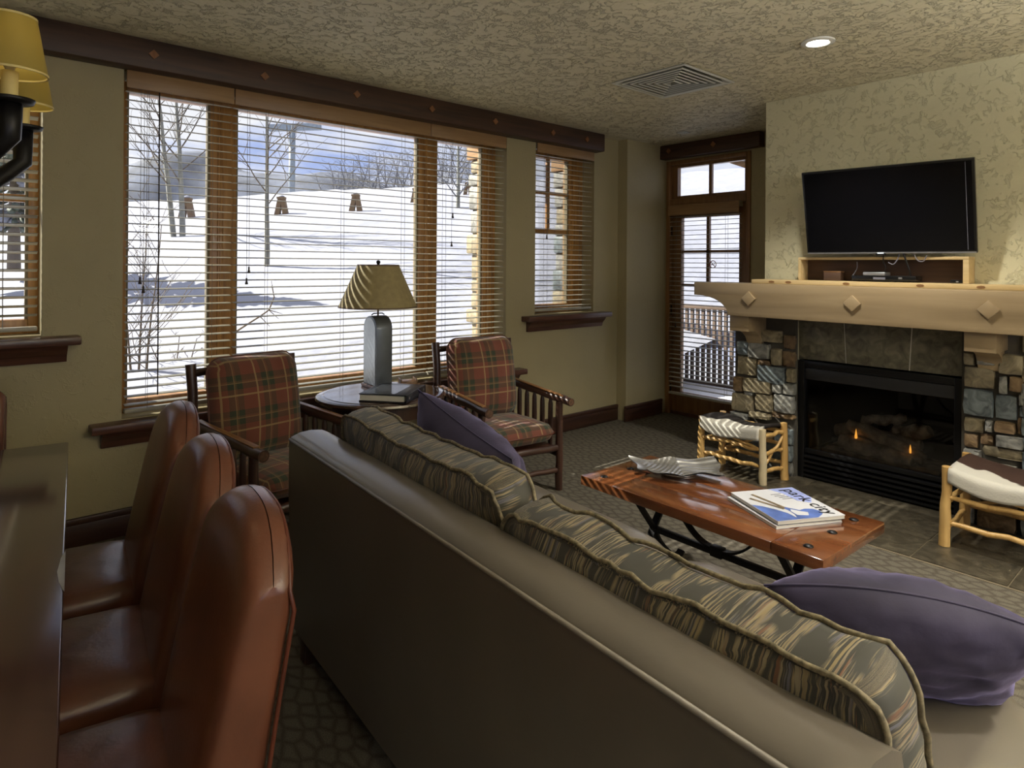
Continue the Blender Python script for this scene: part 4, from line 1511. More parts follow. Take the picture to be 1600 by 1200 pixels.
# striped back cushions: soft boxes with two welt lines
def back_cushion(label, loc, rot, W, Hc, T, seed, pitch_x=0):
    """local: x thickness (front +), y width, z up, origin at the bottom centre"""
    o = thing('back_cushion', label, 'cushion', loc, 0, 'striped sofa back cushions')
    o.rotation_euler = rot
    n, e = 96, 6
    rows = [(-.5, .02), (-.5, .30), (-.5, .55), (-.495, .74), (-.475, .87), (-.44, .95), (-.40, .99), (-.36, 1.0), (-.22, 1.012), (0, 1.016), (.22, 1.012), (.36, 1.0), (.40, .99), (.44, .95), (.475, .87), (.495, .74), (.5, .55), (.5, .30), (.5, .02)]
    m = MB()
    sd = seed * 13.7
    pos = []
    for j, (tx, sc) in enumerate(rows):
        ringp = []
        for i in range(n + 1):
            a = 2 * math.pi * i / n - math.pi / 2
            c, s = math.cos(a), math.sin(a)
            q = (abs(c) ** e + abs(s) ** e) ** (-1 / e)
            yy, zz = c * q * sc, s * q * sc
            puff = 1 + .55 * max(0, 1 - abs(yy) ** 2) * max(0, 1 - abs(zz) ** 2) * (1 if sc < .99 else .0)
            wr = .010 * noise.noise(Vector((yy * 9, zz * 3 + tx * 2, sd))) + .007 * noise.noise(Vector((yy * 26, zz * 5, sd + 5)))
            edge = .010 * noise.noise(Vector((yy * 5, zz * 5, sd + 9)))
            sag = -.030 * (1 - yy * yy) * max(0, zz) + .018 * max(0, zz) * (abs(yy) ** 4)
            x = tx * T * puff + wr * (1 if abs(tx) > .3 else .6)
            ringp.append((Vector((x, yy * W / 2 + edge, Hc / 2 + zz * Hc / 2 + sag + (wr * .7 if sc > .98 else 0))), yy * W / 2, zz * Hc / 2))
        pos.append(ringp)
    b0 = 0
    for ringp in pos:
        for p_, _, _ in ringp: m.v.append(tuple(p_))
    NN = n + 1
    def uvq(j, i):
        p_, yy, zz = pos[j][i]
        tx = rows[j][0]
        if abs(tx) > .41: return (yy + .5, zz + (0 if tx < 0 else .9))
        # gusset: run the pattern across the thickness
        if abs(zz) >= abs(yy) * Hc / W: return (yy + .5, math.copysign(Hc / 2, zz) + tx * T + .3)
        return (zz + 2.2 + .5, math.copysign(W / 2, yy) + tx * T)
    for j in range(len(rows) - 1):
        for i in range(n):
            fi_ = len(m.f)
            m.f.append((j * NN + i, j * NN + i + 1, (j + 1) * NN + i + 1, (j + 1) * NN + i))
            m.uv[fi_] = [uvq(j, i), uvq(j, i + 1), uvq(j + 1, i + 1), uvq(j + 1, i)]
    m.build('cover', M['stripe'], o, smooth=True)
    for jr in (6, 12):
        path = [p_[0] + Vector((math.copysign(.004, rows[jr][0]), 0, 0)) + (p_[0] - Vector((p_[0].x, 0, Hc / 2))).normalized() * .006 for p_ in pos[jr]]
        MB().tube(path, .0055, 6, cap=False).build('welt', M['cordpipe'], o, smooth=True)
    return o


def sofa_pt(x, y, z):
    return Vector((.842, .33, 0)) + Matrix.Rotation(SA, 3, 'Z') @ Vector((x, y, z))


back_cushion('striped back cushion at the window end of the sofa', sofa_pt(.285, 1.490, .545), (0, math.radians(-9), SA - .02), 1.08, .405, .13, 1)
back_cushion('striped back cushion nearest the viewer on the sofa', sofa_pt(.262, .468, .535), (0, math.radians(-9), SA + .01), .90, .385, .13, 2)


# velvet scatter pillows
def pillow(label, loc, rot, W, Hc, T, seed, dome=0.0):
    o = thing('scatter_pillow', label, 'pillow', loc, 0, 'purple velvet pillows')
    o.rotation_euler = rot
    n = 28
    def surf(sgn):
        def f(u, v):
            a, b = u * 2 - 1, v * 2 - 1
            # pincushion outline: sides drawn in, corners pointed
            x = a * W / 2 * (1 - .075 * (1 - b * b) * abs(a) ** 2)
            y = b * Hc / 2 * (1 - .075 * (1 - a * a) * abs(b) ** 2)
            y += dome * (1 - a * a) * (.5 + .5 * b)
            h = (max(0, 1 - abs(a) ** 2.4) * max(0, 1 - abs(b) ** 2.4)) ** .55
            w_ = .016 * noise.noise(Vector((a * 2.6, b * 2.6, seed + sgn * 3))) * min(1, h * 3) + .007 * noise.noise(Vector((a * 7, b * 7, seed))) * min(1, h * 3)
            return (x, y, sgn * (h * T / 2) + w_)
        return f
    m = MB()
    m.grid(surf(1), n, n)
    m.grid(surf(-1), n, n)
    m.build('cover', M['velvet'], o, smooth=True)
    path = []
    for k in range(4):
        for i in range(n):
            q = i / n
            u, v = [(q, 0), (1, q), (1 - q, 1), (0, 1 - q)][k]
            path.append(surf(1)(u, v))
    path.append(path[0])
    MB().tube(path, .0025, 5, cap=False).build('seam', M['velvet'], o, smooth=True)
    return o


def pose(ax, up):
    ax = Vector(ax).normalized()
    up = Vector(up)
    up = (up - ax * up.dot(ax)).normalized()
    n_ = ax.cross(up)
    return Matrix((ax, up, n_)).transposed().to_euler()


pillow('purple velvet pillow leaning at the window end of the sofa', (1.50, 1.93, .735), pose((-.05, -1, -.22), (-.4, 0, .92)), .62, .44, .26, 1)
pillow('purple velvet pillow at the near end of the sofa', (1.61, .54, .655), pose((.3, -.44, -.03), (-.5, -.3, .8)), .56, .28, .19, 2, .075)


# ------------------------------------------------------------------ plaid armchairs
def soft_cushion(o, name, W, D, T, loc, rot, puff=.35, arch=0.0, seed=0):
    """W along x, D along y, thickness z; UV in metres"""
    n = 22
    m = MB()
    def surf(sgn):
        def f(u, v):
            a, b = u * 2 - 1, v * 2 - 1
            # rounded corners
            x, y = a, b
            r_ = .32
            if abs(a) > 1 - r_ and abs(b) > 1 - r_:
                da, db = (abs(a) - (1 - r_)) / r_, (abs(b) - (1 - r_)) / r_
                mx_ = max(da, db)
                ln = math.hypot(da, db)
                if ln > 1e-6:
                    k = mx_ / ln
                    x = math.copysign(1 - r_ + da * k * r_, a)
                    y = math.copysign(1 - r_ + db * k * r_, b)
            h = (max(0, 1 - abs(a) ** 7) * max(0, 1 - abs(b) ** 7)) ** .45
            pf = puff * (1 - a * a) * (1 - b * b)
            w_ = .006 * noise.noise(Vector((a * 4, b * 4, seed + sgn)))
            return (x * W / 2, y * D / 2, sgn * T / 2 * (h * (1 - puff) + pf + .0) + w_ * h)
        return f
    m.grid(surf(1), n, n, uvf=lambda u, v: (u * W, v * D))
    m.grid(surf(-1), n, n, uvf=lambda u, v: (u * W + .07, v * D + .05))
    c = m.build(name, M['plaid'], o, smooth=True)
    c.location = loc
    c.rotation_euler = rot
    path = []
    for k in range(4):
        for i in range(n):
            q = i / n
            u, v = [(q, 0), (1, q), (1 - q, 1), (0, 1 - q)][k]
            path.append(surf(1)(u, v))
    path.append(path[0])
    MB().tube(path, .005, 6, cap=False).build('piping', M['leather_dark'], c, smooth=True)
    return c


def wobble(a, b, r, n=7, amp=.004, seed=0, taper=(1, 1)):
    rg = random.Random(seed)
    a, b = Vector(a), Vector(b)
    pts, rs = [], []
    for i in range(n):
        t_ = i / (n - 1)
        k = 0 if i in (0, n - 1) else 1
        pts.append(a.lerp(b, t_) + Vector((rg.uniform(-amp, amp), rg.uniform(-amp, amp), rg.uniform(-amp, amp))) * k)
        rs.append(r * (taper[0] + (taper[1] - taper[0]) * t_) * rg.uniform(.93, 1.06))
    return pts, rs


def armchair(label, loc, rotz):
    o = thing('armchair', label, 'armchair', loc, rotz, 'plaid log armchairs')
    D_, Dz = M['log_dark'], M['log_dark_z']
    hw = .30
    for sx in (-1, 1):
        x = sx * hw
        p, r_ = wobble((x, -.29, 0), (x, -.29, .585), .026, seed=int(3 + sx), taper=(1, .9))
        MB().tube(p, r_, 10).build('front_leg', Dz, o, smooth=True, autosmooth=.9)
        p, r_ = wobble((x, .27, 0), (x, .36, .95), .027, seed=int(8 + sx))
        MB().tube(p, r_, 10).build('back_post', Dz, o, smooth=True, autosmooth=.9)
        p, r_ = wobble((x + sx * .012, -.40, .600), (x, .315, .635), .028, n=9, seed=int(14 + sx))
        am = MB().tube(p, r_, 12).build('arm', D_, o, smooth=True, autosmooth=.9)
        MB().bar((x + sx * .008, -.33, .6285), (x, .27, .6605), .034, .008).build('worn_top', M['log_flat'], am, bevel=.003)
        MB().tube([(x + sx * .012, -.400, .600), (x + sx * .012, -.4025, .600)], .021, 12).build('arm_end', M['arm_end'], am)
        p, r_ = wobble((x, -.29, .235), (x, .29, .235), .020, seed=int(20 + sx))
        MB().tube(p, r_, 8).build('side_rail', D_, o, smooth=True, autosmooth=.9)
        for k in range(5):
            y = -.19 + k * .095
            z1 = .605 + (y + .4) / .715 * .035 - .02
            MB().tube([(x, y, .245), (x, y, .30), (x, y, .45), (x, y, z1 - .035), (x, y, z1)], [.010, .0165, .018, .016, .009], 8).build('spindle', Dz, o, smooth=True, autosmooth=.9)
    for (a, b, nm, r0) in (((-hw, -.29, .285), (hw, -.29, .285), 'front_rail', .024), ((-hw, .285, .27), (hw, .285, .27), 'back_rail', .022), ((-hw, -.29, .135), (hw, -.29, .135), 'front_stretcher', .018), ((-hw, .355, .90), (hw, .355, .90), 'top_rail', .022)):
        p, r_ = wobble(a, b, r0, seed=len(nm))
        MB().tube(p, r_, 9).build(nm, M['log_dark_x'], o, smooth=True, autosmooth=.9)
    for k in range(5):
        x = -.2 + k * .1
        MB().tube([(x, .288, .28), (x, .352, .89)], .011, 8).build('back_spindle', Dz, o, smooth=True)
    MB().box(-hw + .03, hw - .03, -.27, .28, .275, .295).build('seat_deck', M['leather_dark'], o)
    soft_cushion(o, 'seat_cushion', .54, .60, .155, (0, -.035, .385), (math.radians(-1.5), 0, 0), .22, seed=1)
    soft_cushion(o, 'back_cushion', .53, .57, .25, (0, .225, .70), (math.radians(81), 0, 0), .40, seed=4)
    return o


M['log_dark_x'] = wood('dark_log_wood_x', (0.030, 0.014, 0.010), (0.095, 0.042, 0.028), 0.34, 0, coat=0.3)
armchair('plaid log armchair between the dining chairs and the side table', (1.355, 3.47, 0), math.radians(10))
armchair('plaid log armchair nearest the corner, beyond the side table', (2.835, 3.375, 0), math.radians(-8.2))

# ------------------------------------------------------------------ side table, lamp, binder, coaster box
STC = (2.075, 3.62)
sd_ = thing('side_table', 'round dark wooden side table with a moulded rim', 'side table', (*STC, 0))
MB().lathe([(.0, .650), (.375, .650), (.392, .655), (.402, .668), (.398, .680), (.385, .686), (.355, .6865), (.350, .690), (.0, .690)], 64).build('top', M['table'], sd_, smooth=True, autosmooth=.5)
MB().lathe([(.30, .56), (.30, .649), (.28, .649), (.28, .56), (.30, .56)], 48, cap=False).build('apron', M['legwood'], sd_, smooth=True, autosmooth=.6)
for k in range(4):
    a = math.pi / 4 + k * math.pi / 2
    x, y = math.cos(a) * .27, math.sin(a) * .27
    MB().quadbox([(x * 1.08 - .018, y * 1.08 - .018, 0), (x * 1.08 + .018, y * 1.08 - .018, 0), (x * 1.08 + .018, y * 1.08 + .018, 0), (x * 1.08 - .018, y * 1.08 + .018, 0),
                  (x - .026, y - .026, .60), (x + .026, y - .026, .60), (x + .026, y + .026, .60), (x - .026, y + .026, .60)]).build('leg', M['legwood'], sd_)
MB().lathe([(.0, .17), (.24, .17), (.24, .19), (.0, .19)], 40).build('lower_shelf', M['legwood'], sd_, smooth=True, autosmooth=.6)

SZ = .6905
LP = (2.135, 3.775)
lr = math.radians(-4)
lm = thing('table_lamp', 'table lamp with arched pewter slab base and parchment shade', 'lamp', (*LP, SZ), lr)
MB().box(-.068, .068, -.11, .11, 0, .022).build('plinth', M['sill'], lm, bevel=.006)
pr = [(-.098, .022), (.098, .022), (.098, .385)]
for i in range(1, 20):
    a = i / 20 * math.pi
    pr.append((.098 * math.cos(a), .385 + .085 * math.sin(a)))
pr.append((-.098, .385))
MB().prism(pr, lambda u, v, d: (d, u, v), -.056, .056).build('body', M['lampmetal'], lm, bevel=.004)
pi_ = [(u * .86, .022 + (v - .022) * .96 + .006) for u, v in pr]
MB().prism(pi_, lambda u, v, d: (d, u, v), -.0585, -.055).build('inset_panel', M['lamppanel'], lm)
MB().tube([(0, 0, .46), (0, 0, .81)], .006, 8).build('stem', M['shade_trim'], lm, smooth=True)
MB().tube([(-.045, 0, .475), (-.03, 0, .485), (.03, 0, .485), (.045, 0, .475)], .004, 6).build('harp_saddle', M['iron'], lm, smooth=True)
m = MB()
m.lathe([(.255, .525), (.134, .800), (.132, .800), (.253, .525)], 48, cap=False)
m.build('shade', M['shade'], lm, smooth=True, autosmooth=.7)
MB().lathe([(.137, .794), (.135, .804), (.130, .804), (.132, .794), (.137, .794)], 48, cap=False).build('shade_trim', M['shade_trim'], lm, smooth=True, autosmooth=.6)
MB().lathe([(.2565, .524), (.2545, .533), (.2505, .533), (.2525, .524), (.2565, .524)], 48, cap=False).build('shade_trim', M['shade_trim'], lm, smooth=True, autosmooth=.6)
for k in range(3):
    a = k * 2 * math.pi / 3
    MB().tube([(0, 0, .797), (math.cos(a) * .133, math.sin(a) * .133, .797)], .002, 5).build('shade_spoke', M['iron'], lm)
MB().lathe([(.0, .800), (.008, .804), (.014, .818), (.011, .829), (0, .834)], 12).build('finial', M['iron'], lm, smooth=True)

bi = thing('ring_binder', 'closed black ring binder lying on the side table', 'binder', (2.055, 3.445, SZ), math.radians(38))
MB().box(-.175, .175, -.145, .145, 0, .006).build('back_cover', M['binder'], bi, bevel=.002)
MB().box(-.170, .170, -.133, .140, .008, .040).build('pages', M['paper'], bi)
MB().box(-.175, .175, -.145, .145, .042, .048).build('front_cover', M['binder'], bi, bevel=.002)
MB().box(-.175, .175, -.150, -.144, 0, .048).build('spine', M['binder'], bi, bevel=.002)
MB().box(-.15, .12, -.07, .12, .048, .0485).build('cover_pocket', simple('clear_pocket', (.10, .11, .14), .15), bi)
for x in (-.13, .13): MB().tube([(x, -.1502, .024), (x, -.1525, .024)], .007, 10).build('rivet', M['pewter'], bi)

cb_ = thing('coaster_holder', 'small open wooden coaster holder behind the lamp', 'coaster holder', (2.33, 3.72, SZ), math.radians(-20))
MB().box(-.055, .055, -.055, .055, 0, .008).build('base', M['brown'], cb_, bevel=.002)
MB().box(-.055, -.047, -.055, .055, .008, .045).build('side', M['brown'], cb_, bevel=.002)
MB().box(.047, .055, -.055, .055, .008, .045).build('side', M['brown'], cb_, bevel=.002)
MB().box(-.047, .047, -.055, -.047, .008, .030).build('front', M['brown'], cb_, bevel=.002)
for k in range(3): MB().box(-.044, .044, -.044, .044, .0085 + k * .008, .0155 + k * .008).build('coaster', M['log_flat'], cb_, bevel=.001)

# ------------------------------------------------------------------ coffee table
ct = thing('coffee_table', 'plank coffee table with iron studs and a curved iron base', 'coffee table', (2.655, 1.60, 0), math.radians(-1.2))
CW, CL = .55, 1.20
TZ0, TZ1 = .405, .45
pw = CW / 3
for k in range(3):
    MB().box(-CW / 2 + k * pw + .0008, -CW / 2 + (k + 1) * pw - .0008, -CL / 2 + .20, CL / 2 - .20, TZ0, TZ1).build('plank', M['coffee'], ct, bevel=.002)
for sg in (-1, 1):
    e0, e1 = sg * (CL / 2 - .199), sg * CL / 2
    MB().box(-CW / 2, CW / 2, min(e0, e1), max(e0, e1), TZ0, TZ1).build('end_board', M['coffee'], ct, bevel=.003)
    for x in (-CW / 2 + .075, 0, CW / 2 - .075):
        MB().lathe([(.019, 0), (.019, .002), (.014, .005), (.006, .007), (0, .0075)], 12, (x, sg * (CL / 2 - .09), TZ1)).build('stud', M['iron'], ct, smooth=True)
    # X shaped end leg of two S-curved flat bars
    y = sg * (CL / 2 - .24)
    for sx in (-1, 1):
        path = []
        for i in range(15):
            t_ = i / 14
            z = .400 - .385 * t_
            x = sx * (.17 * (1 - t_ / .55) if t_ < .55 else -.155 * ((t_ - .55) / .45) ** 1.5)
            path.append((x, y + sx * .006, z))
        path += [(-sx * .185, y + sx * .006, .006), (-sx * .21, y + sx * .006, .010), (-sx * .225, y + sx * .006, .022)]
        MB().strip(path, .038, .012, (0, 1, 0)).build('leg', M['iron'], ct)
    MB().box(-.20, .20, y - .022, y + .022, .396, .405).build('leg_plate', M['iron'], ct)
MB().box(-.014, .014, -CL / 2 + .24, CL / 2 - .24, .180, .206).build('stretcher', M['iron'], ct, bevel=.003)
for sg in (-1, 1):
    path = []
    for i in range(13):
        t_ = i / 12
        path.append((0, sg * (.02 + .23 * t_), .210 + .19 * (t_ ** 2.2)))
    MB().strip(path, .034, .010, (1, 0, 0)).build('arc_brace', M['iron'], ct)
MB().box(-.02, .02, -.03, .03, .176, .222).build('collar', M['iron'], ct, bevel=.003)

# pewter fish-shaped platter
fp = thing('fish_platter', 'polished pewter fish-shaped platter on the coffee table', 'platter', (2.79, 1.905, .4505), math.radians(-43))
# local x = length (head -x, tail +x)
def platter(top):
    def f(u, v):
        s = u * 2 - 1          # -1 head .. 1 tail
        w_ = v * 2 - 1
        hwid = .128 + .012 * math.cos(s * 3.4) * (1 if s < 0 else .4) + (.022 * s * s if s > 0 else -.018 * (-s) ** 3)
        x = s * .205 - .022 * w_ * (1 if s < 0 else -1) * abs(s) + .010 * math.sin(w_ * 5) * (abs(s) ** 4)
        y = w_ * hwid + .010 * math.sin(s * 4)
        rim = abs(w_) ** 3 * .018 + (abs(s) ** 6) * .012
        z = .022 + rim + .006 * math.sin(s * 7 + w_ * 2) * abs(w_)
        if top:
            if s > .05: z += .0026 * math.sin(w_ * 18)
            elif s > -.75: z += .0013 * math.sin(s * 48) * math.cos(w_ * 20)
        else: z -= .005
        return (x, y, z)
    return f
m = MB()
m.grid(platter(True), 70, 44)
m.grid(platter(False), 70, 44)
pt = m.build('dish', M['pewter'], fp, smooth=True)
MB().lathe([(.075, 0), (.078, .004), (.066, .020), (.060, .020), (.06, 0)], 28, sx=1.15, sy=.8, cap=False).build('foot_ring', M['pewter'], fp, smooth=True)

# magazines
MA = math.atan2(1.117 - 1.266, 2.766 - 2.486)
def mag_frame(x, y, z, rz, name, label):
    return thing(name, label, 'magazine', (x, y, z), rz, 'magazines on the coffee table')
# local: u along the spine-to-edge, v along height; origin at the corner nearest the camera-left
A, B, C_, D_ = (Vector((2.694, 1.54)), Vector((2.486, 1.266)), Vector((2.766, 1.117)), Vector((2.978, 1.368)))
ux = (C_ - B).normalized(); ctrm = (A + B + C_ + D_) / 4
mz = .4505
ang = math.atan2(ux.y, ux.x)
MW, MHt = .315, .340
o1 = mag_frame(ctrm.x - .012, ctrm.y + .008, mz, ang + .03, 'magazine', 'white-edged magazine at the bottom of the coffee table pile')
MB().box(-MW / 2, MW / 2, -MHt / 2, MHt / 2, 0, .001).build('back_cover', M['print_white'], o1)
MB().box(-MW / 2 + .002, MW / 2 - .002, -MHt / 2 + .002, MHt / 2 - .002, .001, .011).build('pages', M['paper'], o1)
MB().box(-MW / 2, MW / 2, -MHt / 2, MHt / 2, .011, .012).build('front_cover', M['print_white'], o1)
o2 = mag_frame(ctrm.x, ctrm.y, mz + .0125, ang, 'magazine', 'glossy blue and white park city magazine on top of the pile')
MB().box(-MW / 2, MW / 2, -MHt / 2, MHt / 2, 0, .0015).build('back_cover', M['print_black'], o2)
MB().box(-MW / 2 + .002, MW / 2 - .002, -MHt / 2 + .002, MHt / 2 - .002, .0015, .0155).build('pages', M['paper'], o2)
MB().box(-MW / 2, MW / 2, -MHt / 2, MHt / 2, .0155, .017).build('front_cover', M['print_white'], o2)
zc = .0171


def flat(poly, mat_, name, dz=0.0):
    m_ = MB()
    m_.prism(poly, lambda u, v, d: (u, v, d), zc + dz, zc + dz + .0003)
    return m_.build(name, mat_, o2)


# cover art in cover coordinates: x across (spine -x .. +x), y up the page
def cov(u, v): return (u * MW - MW / 2, v * MHt - MHt / 2)


flat([cov(.72, .55), cov(.86, .44), cov(.995, .60), cov(.995, .995), cov(.60, .995), cov(.70, .80)], M['print_sky'], 'cover_sky')
flat([cov(.005, .005), cov(.33, .005), cov(.30, .20), cov(.22, .34), cov(.12, .46), cov(.005, .54)], M['print_blue'], 'cover_shadow')
flat([cov(.30, .005), cov(.60, .005), cov(.74, .09), cov(.77, .18), cov(.72, .26), cov(.62, .28), cov(.52, .25), cov(.40, .38), cov(.33, .40), cov(.37, .28), cov(.36, .14)], M['print_blue'], 'cover_mitten', .0004)
flat([cov(.38, .12), cov(.52, .08), cov(.58, .17), cov(.50, .22), cov(.42, .30), cov(.38, .24)], M['print_white'], 'cover_cuff', .0008)
for (a, b) in (((.12, .74), (.345, .32)), ((.24, .86), (.375, .36))):
    p0, p1 = cov(*a), cov(*b)
    MB().bar((*p0, zc + .001), (*p1, zc + .001), .016, .0004).build('cover_stick', M['print_stick'], o2)
for i, (a, b) in enumerate(((.50, .66), (.52, .68), (.55, .70), (.56, .72))):
    p0, p1 = cov(a, .80 - i * .055), cov(b, .80 - i * .055)
    MB().bar((*p0, zc + .0006), (*p1, zc + .0006), .006, .0003).build('cover_caption', M['print_grey'], o2)
cu = bpy.data.curves.new('cover_title', 'FONT')
cu.body = 'park city'
cu.size = .080
cu.space_character = 1.06
cu.extrude = .0002
cu.offset = .0011
cu.align_x = 'CENTER'
cu.align_y = 'CENTER'
to = bpy.data.objects.new('cover_title_curve', cu)
COL.objects.link(to)
dg = bpy.context.evaluated_depsgraph_get()
tme = bpy.data.meshes.new_from_object(to.evaluated_get(dg))
bpy.data.objects.remove(to)
tme.materials.clear()
tx_ = link('cover_title', tme, M['print_black'], o2)
tx_.location = (MW / 2 - .045, .0, zc + .0006)
tx_.rotation_euler = (0, 0, math.radians(-90))


# ------------------------------------------------------------------ peeled-log stools with cowhide seats
def stool(label, corners, hs, hide, seedv):
    """corners: four floor points FL, FR, BR, BL (front = towards the room)"""
    cx_ = sum(c[0] for c in corners) / 4
    cy_ = sum(c[1] for c in corners) / 4
    o = thing('log_stool', label, 'stool', (cx_, cy_, .008), 0, 'peeled log stools')
    cs = [Vector((c[0] - cx_, c[1] - cy_, 0)) for c in corners]
    for i, c in enumerate(cs):
        p, r_ = wobble(c, c * .97 + Vector((0, 0, hs[i])), .026, seed=seedv + i, taper=(1.08, .88))
        MB().tube(p, r_, 12).build('leg', M['peeled_pale'] if i == 1 else M['peeled'], o, smooth=True, autosmooth=.9)
    def rail(i, j, fa, fb, r0, nm, mt_='peeled', sd=0):
        a = cs[i] * .98 + Vector((0, 0, hs[i] * fa))
        b = cs[j] * .98 + Vector((0, 0, hs[j] * fb))
        p, r_ = wobble(a, b, r0, seed=seedv + sd, amp=.007)
        r_[0] *= .75
        r_[-1] *= .75
        MB().tube(p, r_, 9).build(nm, M[mt_], o, smooth=True, autosmooth=.9)
    for (i, j) in ((0, 1), (1, 2), (2, 3), (3, 0)):
        rail(i, j, .86, .86, .015, 'seat_rail', sd=i + 11)
        rail(i, j, .62 if i % 2 == 0 else .55, .62 if i % 2 == 0 else .55, .014, 'mid_rail', sd=i + 21)
        rail(i, j, .30 if i % 2 == 0 else .22, .30 if i % 2 == 0 else .22, .015, 'low_rail', 'peeled', sd=i + 31)
    rail(0, 1, .88, .60, .011, 'brace', 'peeled', 41)
    rail(3, 2, .30, .85, .011, 'brace', 'peeled', 43)
    rail(1, 2, .30, .80, .011, 'brace', 'peeled', 45)
    # sling of hide between the two end rails, falling over the front and back
    FL, FR, BR, BL = [c * .93 for c in cs]
    hm = sum(hs) / 4 * .95
    def hide_f(u, v):
        # u along the length (FL->FR), v from front hem over the top to the back hem
        if v < .2: q, dz = 0, -(.2 - v) / .2 * .075
        elif v > .8: q, dz = 1, -(v - .8) / .2 * .055
        else: q, dz = (v - .2) / .6, 0
        a, b = FL.lerp(FR, u), BL.lerp(BR, u)
        p = a.lerp(b, q)
        p += (a - b).normalized() * (.030 * (1 - 2 * q))
        z = hm + dz - .022 * math.sin(math.pi * u) + .012 * math.sin(math.pi * q) + .004 * noise.noise(Vector((u * 6, v * 6, seedv)))
        if dz < 0: z += .010 * math.sin(u * 7 + seedv)
        z += .012 * (abs(2 * u - 1) ** 3)
        return (p.x, p.y, z)
    m = MB().grid(hide_f, 24, 24)
    sh = m.build('hide_seat', hide, o, smooth=True)
    md = sh.modifiers.new('thickness', 'SOLIDIFY')
    md.thickness = .022
    md.offset = -.2
    return o


# stool hides: the seat's own object axes have y = along the room; the dark spine lies at the rear
stool('low cowhide log stool beside the stone, nearest the patio door', [(4.235, 2.70), (4.215, 2.20), (4.435, 2.155), (4.435, 2.64)], [.375, .375, .395, .395], M['hide'], 3)
stool('cowhide log stool at the right end of the hearth', [(4.045, 1.085), (4.045, .52), (4.44, .52), (4.44, 1.09)], [.425, .425, .425, .425], M['hide2'], 40)

# ------------------------------------------------------------------ outside: snow, trees, hill, railing
def crest_z(lat):
    return 1.5 + 26 * (.094 + .000060 * max(-100, min(1300, lat / 26 * 1012 + 600)))


RF2, FF2 = Vector((RGT.x, RGT.y, 0)).normalized(), FWD


def ground_z(p):
    d = p.dot(FF2)
    lat = p.dot(RF2)
    t_ = min(1, max(0, (d - 3.0) / 23.0))
    s_ = t_ * (1.25 - .25 * t_)
    base = -.55 + (crest_z(lat) + .55) * (s_ ** 1.15)
    if d > 26: base -= (d - 26) * .18
    base += .10 * noise.noise(Vector((p.x * .35, p.y * .35, 2))) * min(1, max(0, (d - 3) / 5))
    return base


gx = MB()
NX, NY = 90, 80


def gpt(u, v):
    x = -22 + u * 82
    y = YO + .0 + (v ** 1.7) * 62
    return (x, y, ground_z(Vector((x, y, 0))))


gx.grid(gpt, NX, NY)
def gpt2(u, v):
    x = XD + .24 + (u ** 1.5) * 54
    y = -14 + v * (YO + 14)
    z = ground_z(Vector((x, y, 0)))
    return (x, y, min(z, -.25) if x < 9.5 else z)


gx.grid(gpt2, 40, 30)
for (a0, a1, b0, b1) in ((-60, XL - .2, -60, YO), (XL - .2, XD + .24, -60, YB - .2)):
    gx.grid(lambda u, v: (a0 + u * (a1 - a0), b0 + v * (b1 - b0), -.55), 6, 6)
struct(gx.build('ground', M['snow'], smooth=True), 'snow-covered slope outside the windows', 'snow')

hm_ = MB()
def hill(u, v):
    lat = -190 + u * 330
    d = 170 + v * 60
    el = .105 + .05 * noise.noise(Vector((u * 7, 0, 4))) + .02 * noise.noise(Vector((u * 22, 3, 1)))
    el += .045 * math.exp(-((u - .32) / .15) ** 2)
    z = 1.5 + d * el * math.sin(min(1, v * 1.4) * math.pi / 2)
    if v == 0: z = -20
    p = FF2 * d + RF2 * lat
    return (p.x, p.y, z)


hm_.grid(hill, 70, 10)
struct(hm_.build('hills', M['hill'], smooth=True), 'distant wooded hillside under snow', 'hill')


def ground_hit(px_, py_):
    d = ray(px_, py_)
    t_ = 4.0
    while t_ < 45:
        p = CAM + d * t_
        if p.y > YO + .5 and p.z < ground_z(Vector((p.x, p.y, 0))): return p, t_
        t_ += .05
    return CAM + d * 25, 25


def branch_tree(m, base, h, r, lean, seed, levels=3, nb=9, spread=.45, start=.25):
    rg = random.Random(seed)
    def limb(p0, d, ln, rad, lev):
        pts, rs = [p0], [rad]
        p = p0.copy()
        dd = d.copy()
        ns = 6 if lev == 0 else 4
        for i in range(ns):
            dd = (dd + Vector((rg.uniform(-.12, .12), rg.uniform(-.12, .12), rg.uniform(-.02, .10))) * (.4 if lev == 0 else 1)).normalized()
            p = p + dd * (ln / ns)
            pts.append(p.copy())
            rs.append(rad * (1 - .8 * (i + 1) / ns) + .002)
        m[min(lev, 1)].tube(pts, rs, 6 if lev == 0 else 4, cap=False)
        if lev >= levels - 1: return
        k = nb if lev == 0 else max(3, nb // 2)
        for i in range(k):
            t_ = start + (1 - start) * (i + rg.random()) / k
            q = min(len(pts) - 2, int(t_ * ns))
            f = t_ * ns - q
            pp = pts[q].lerp(pts[q + 1], min(1, max(0, f)))
            a = rg.uniform(0, 2 * math.pi)
            out = Vector((math.cos(a), math.sin(a), 0))
            nd = (dd * .45 + out * spread * 1.6 + Vector((0, 0, .25))).normalized()
            limb(pp, nd, ln * (.42 if lev == 0 else .5) * rg.uniform(.6, 1.1) * (1.15 - .6 * t_ if lev == 0 else 1), rs[q] * .36, lev + 1)
    limb(base, (Vector((0, 0, 1)) + lean).normalized(), h, r, 0)


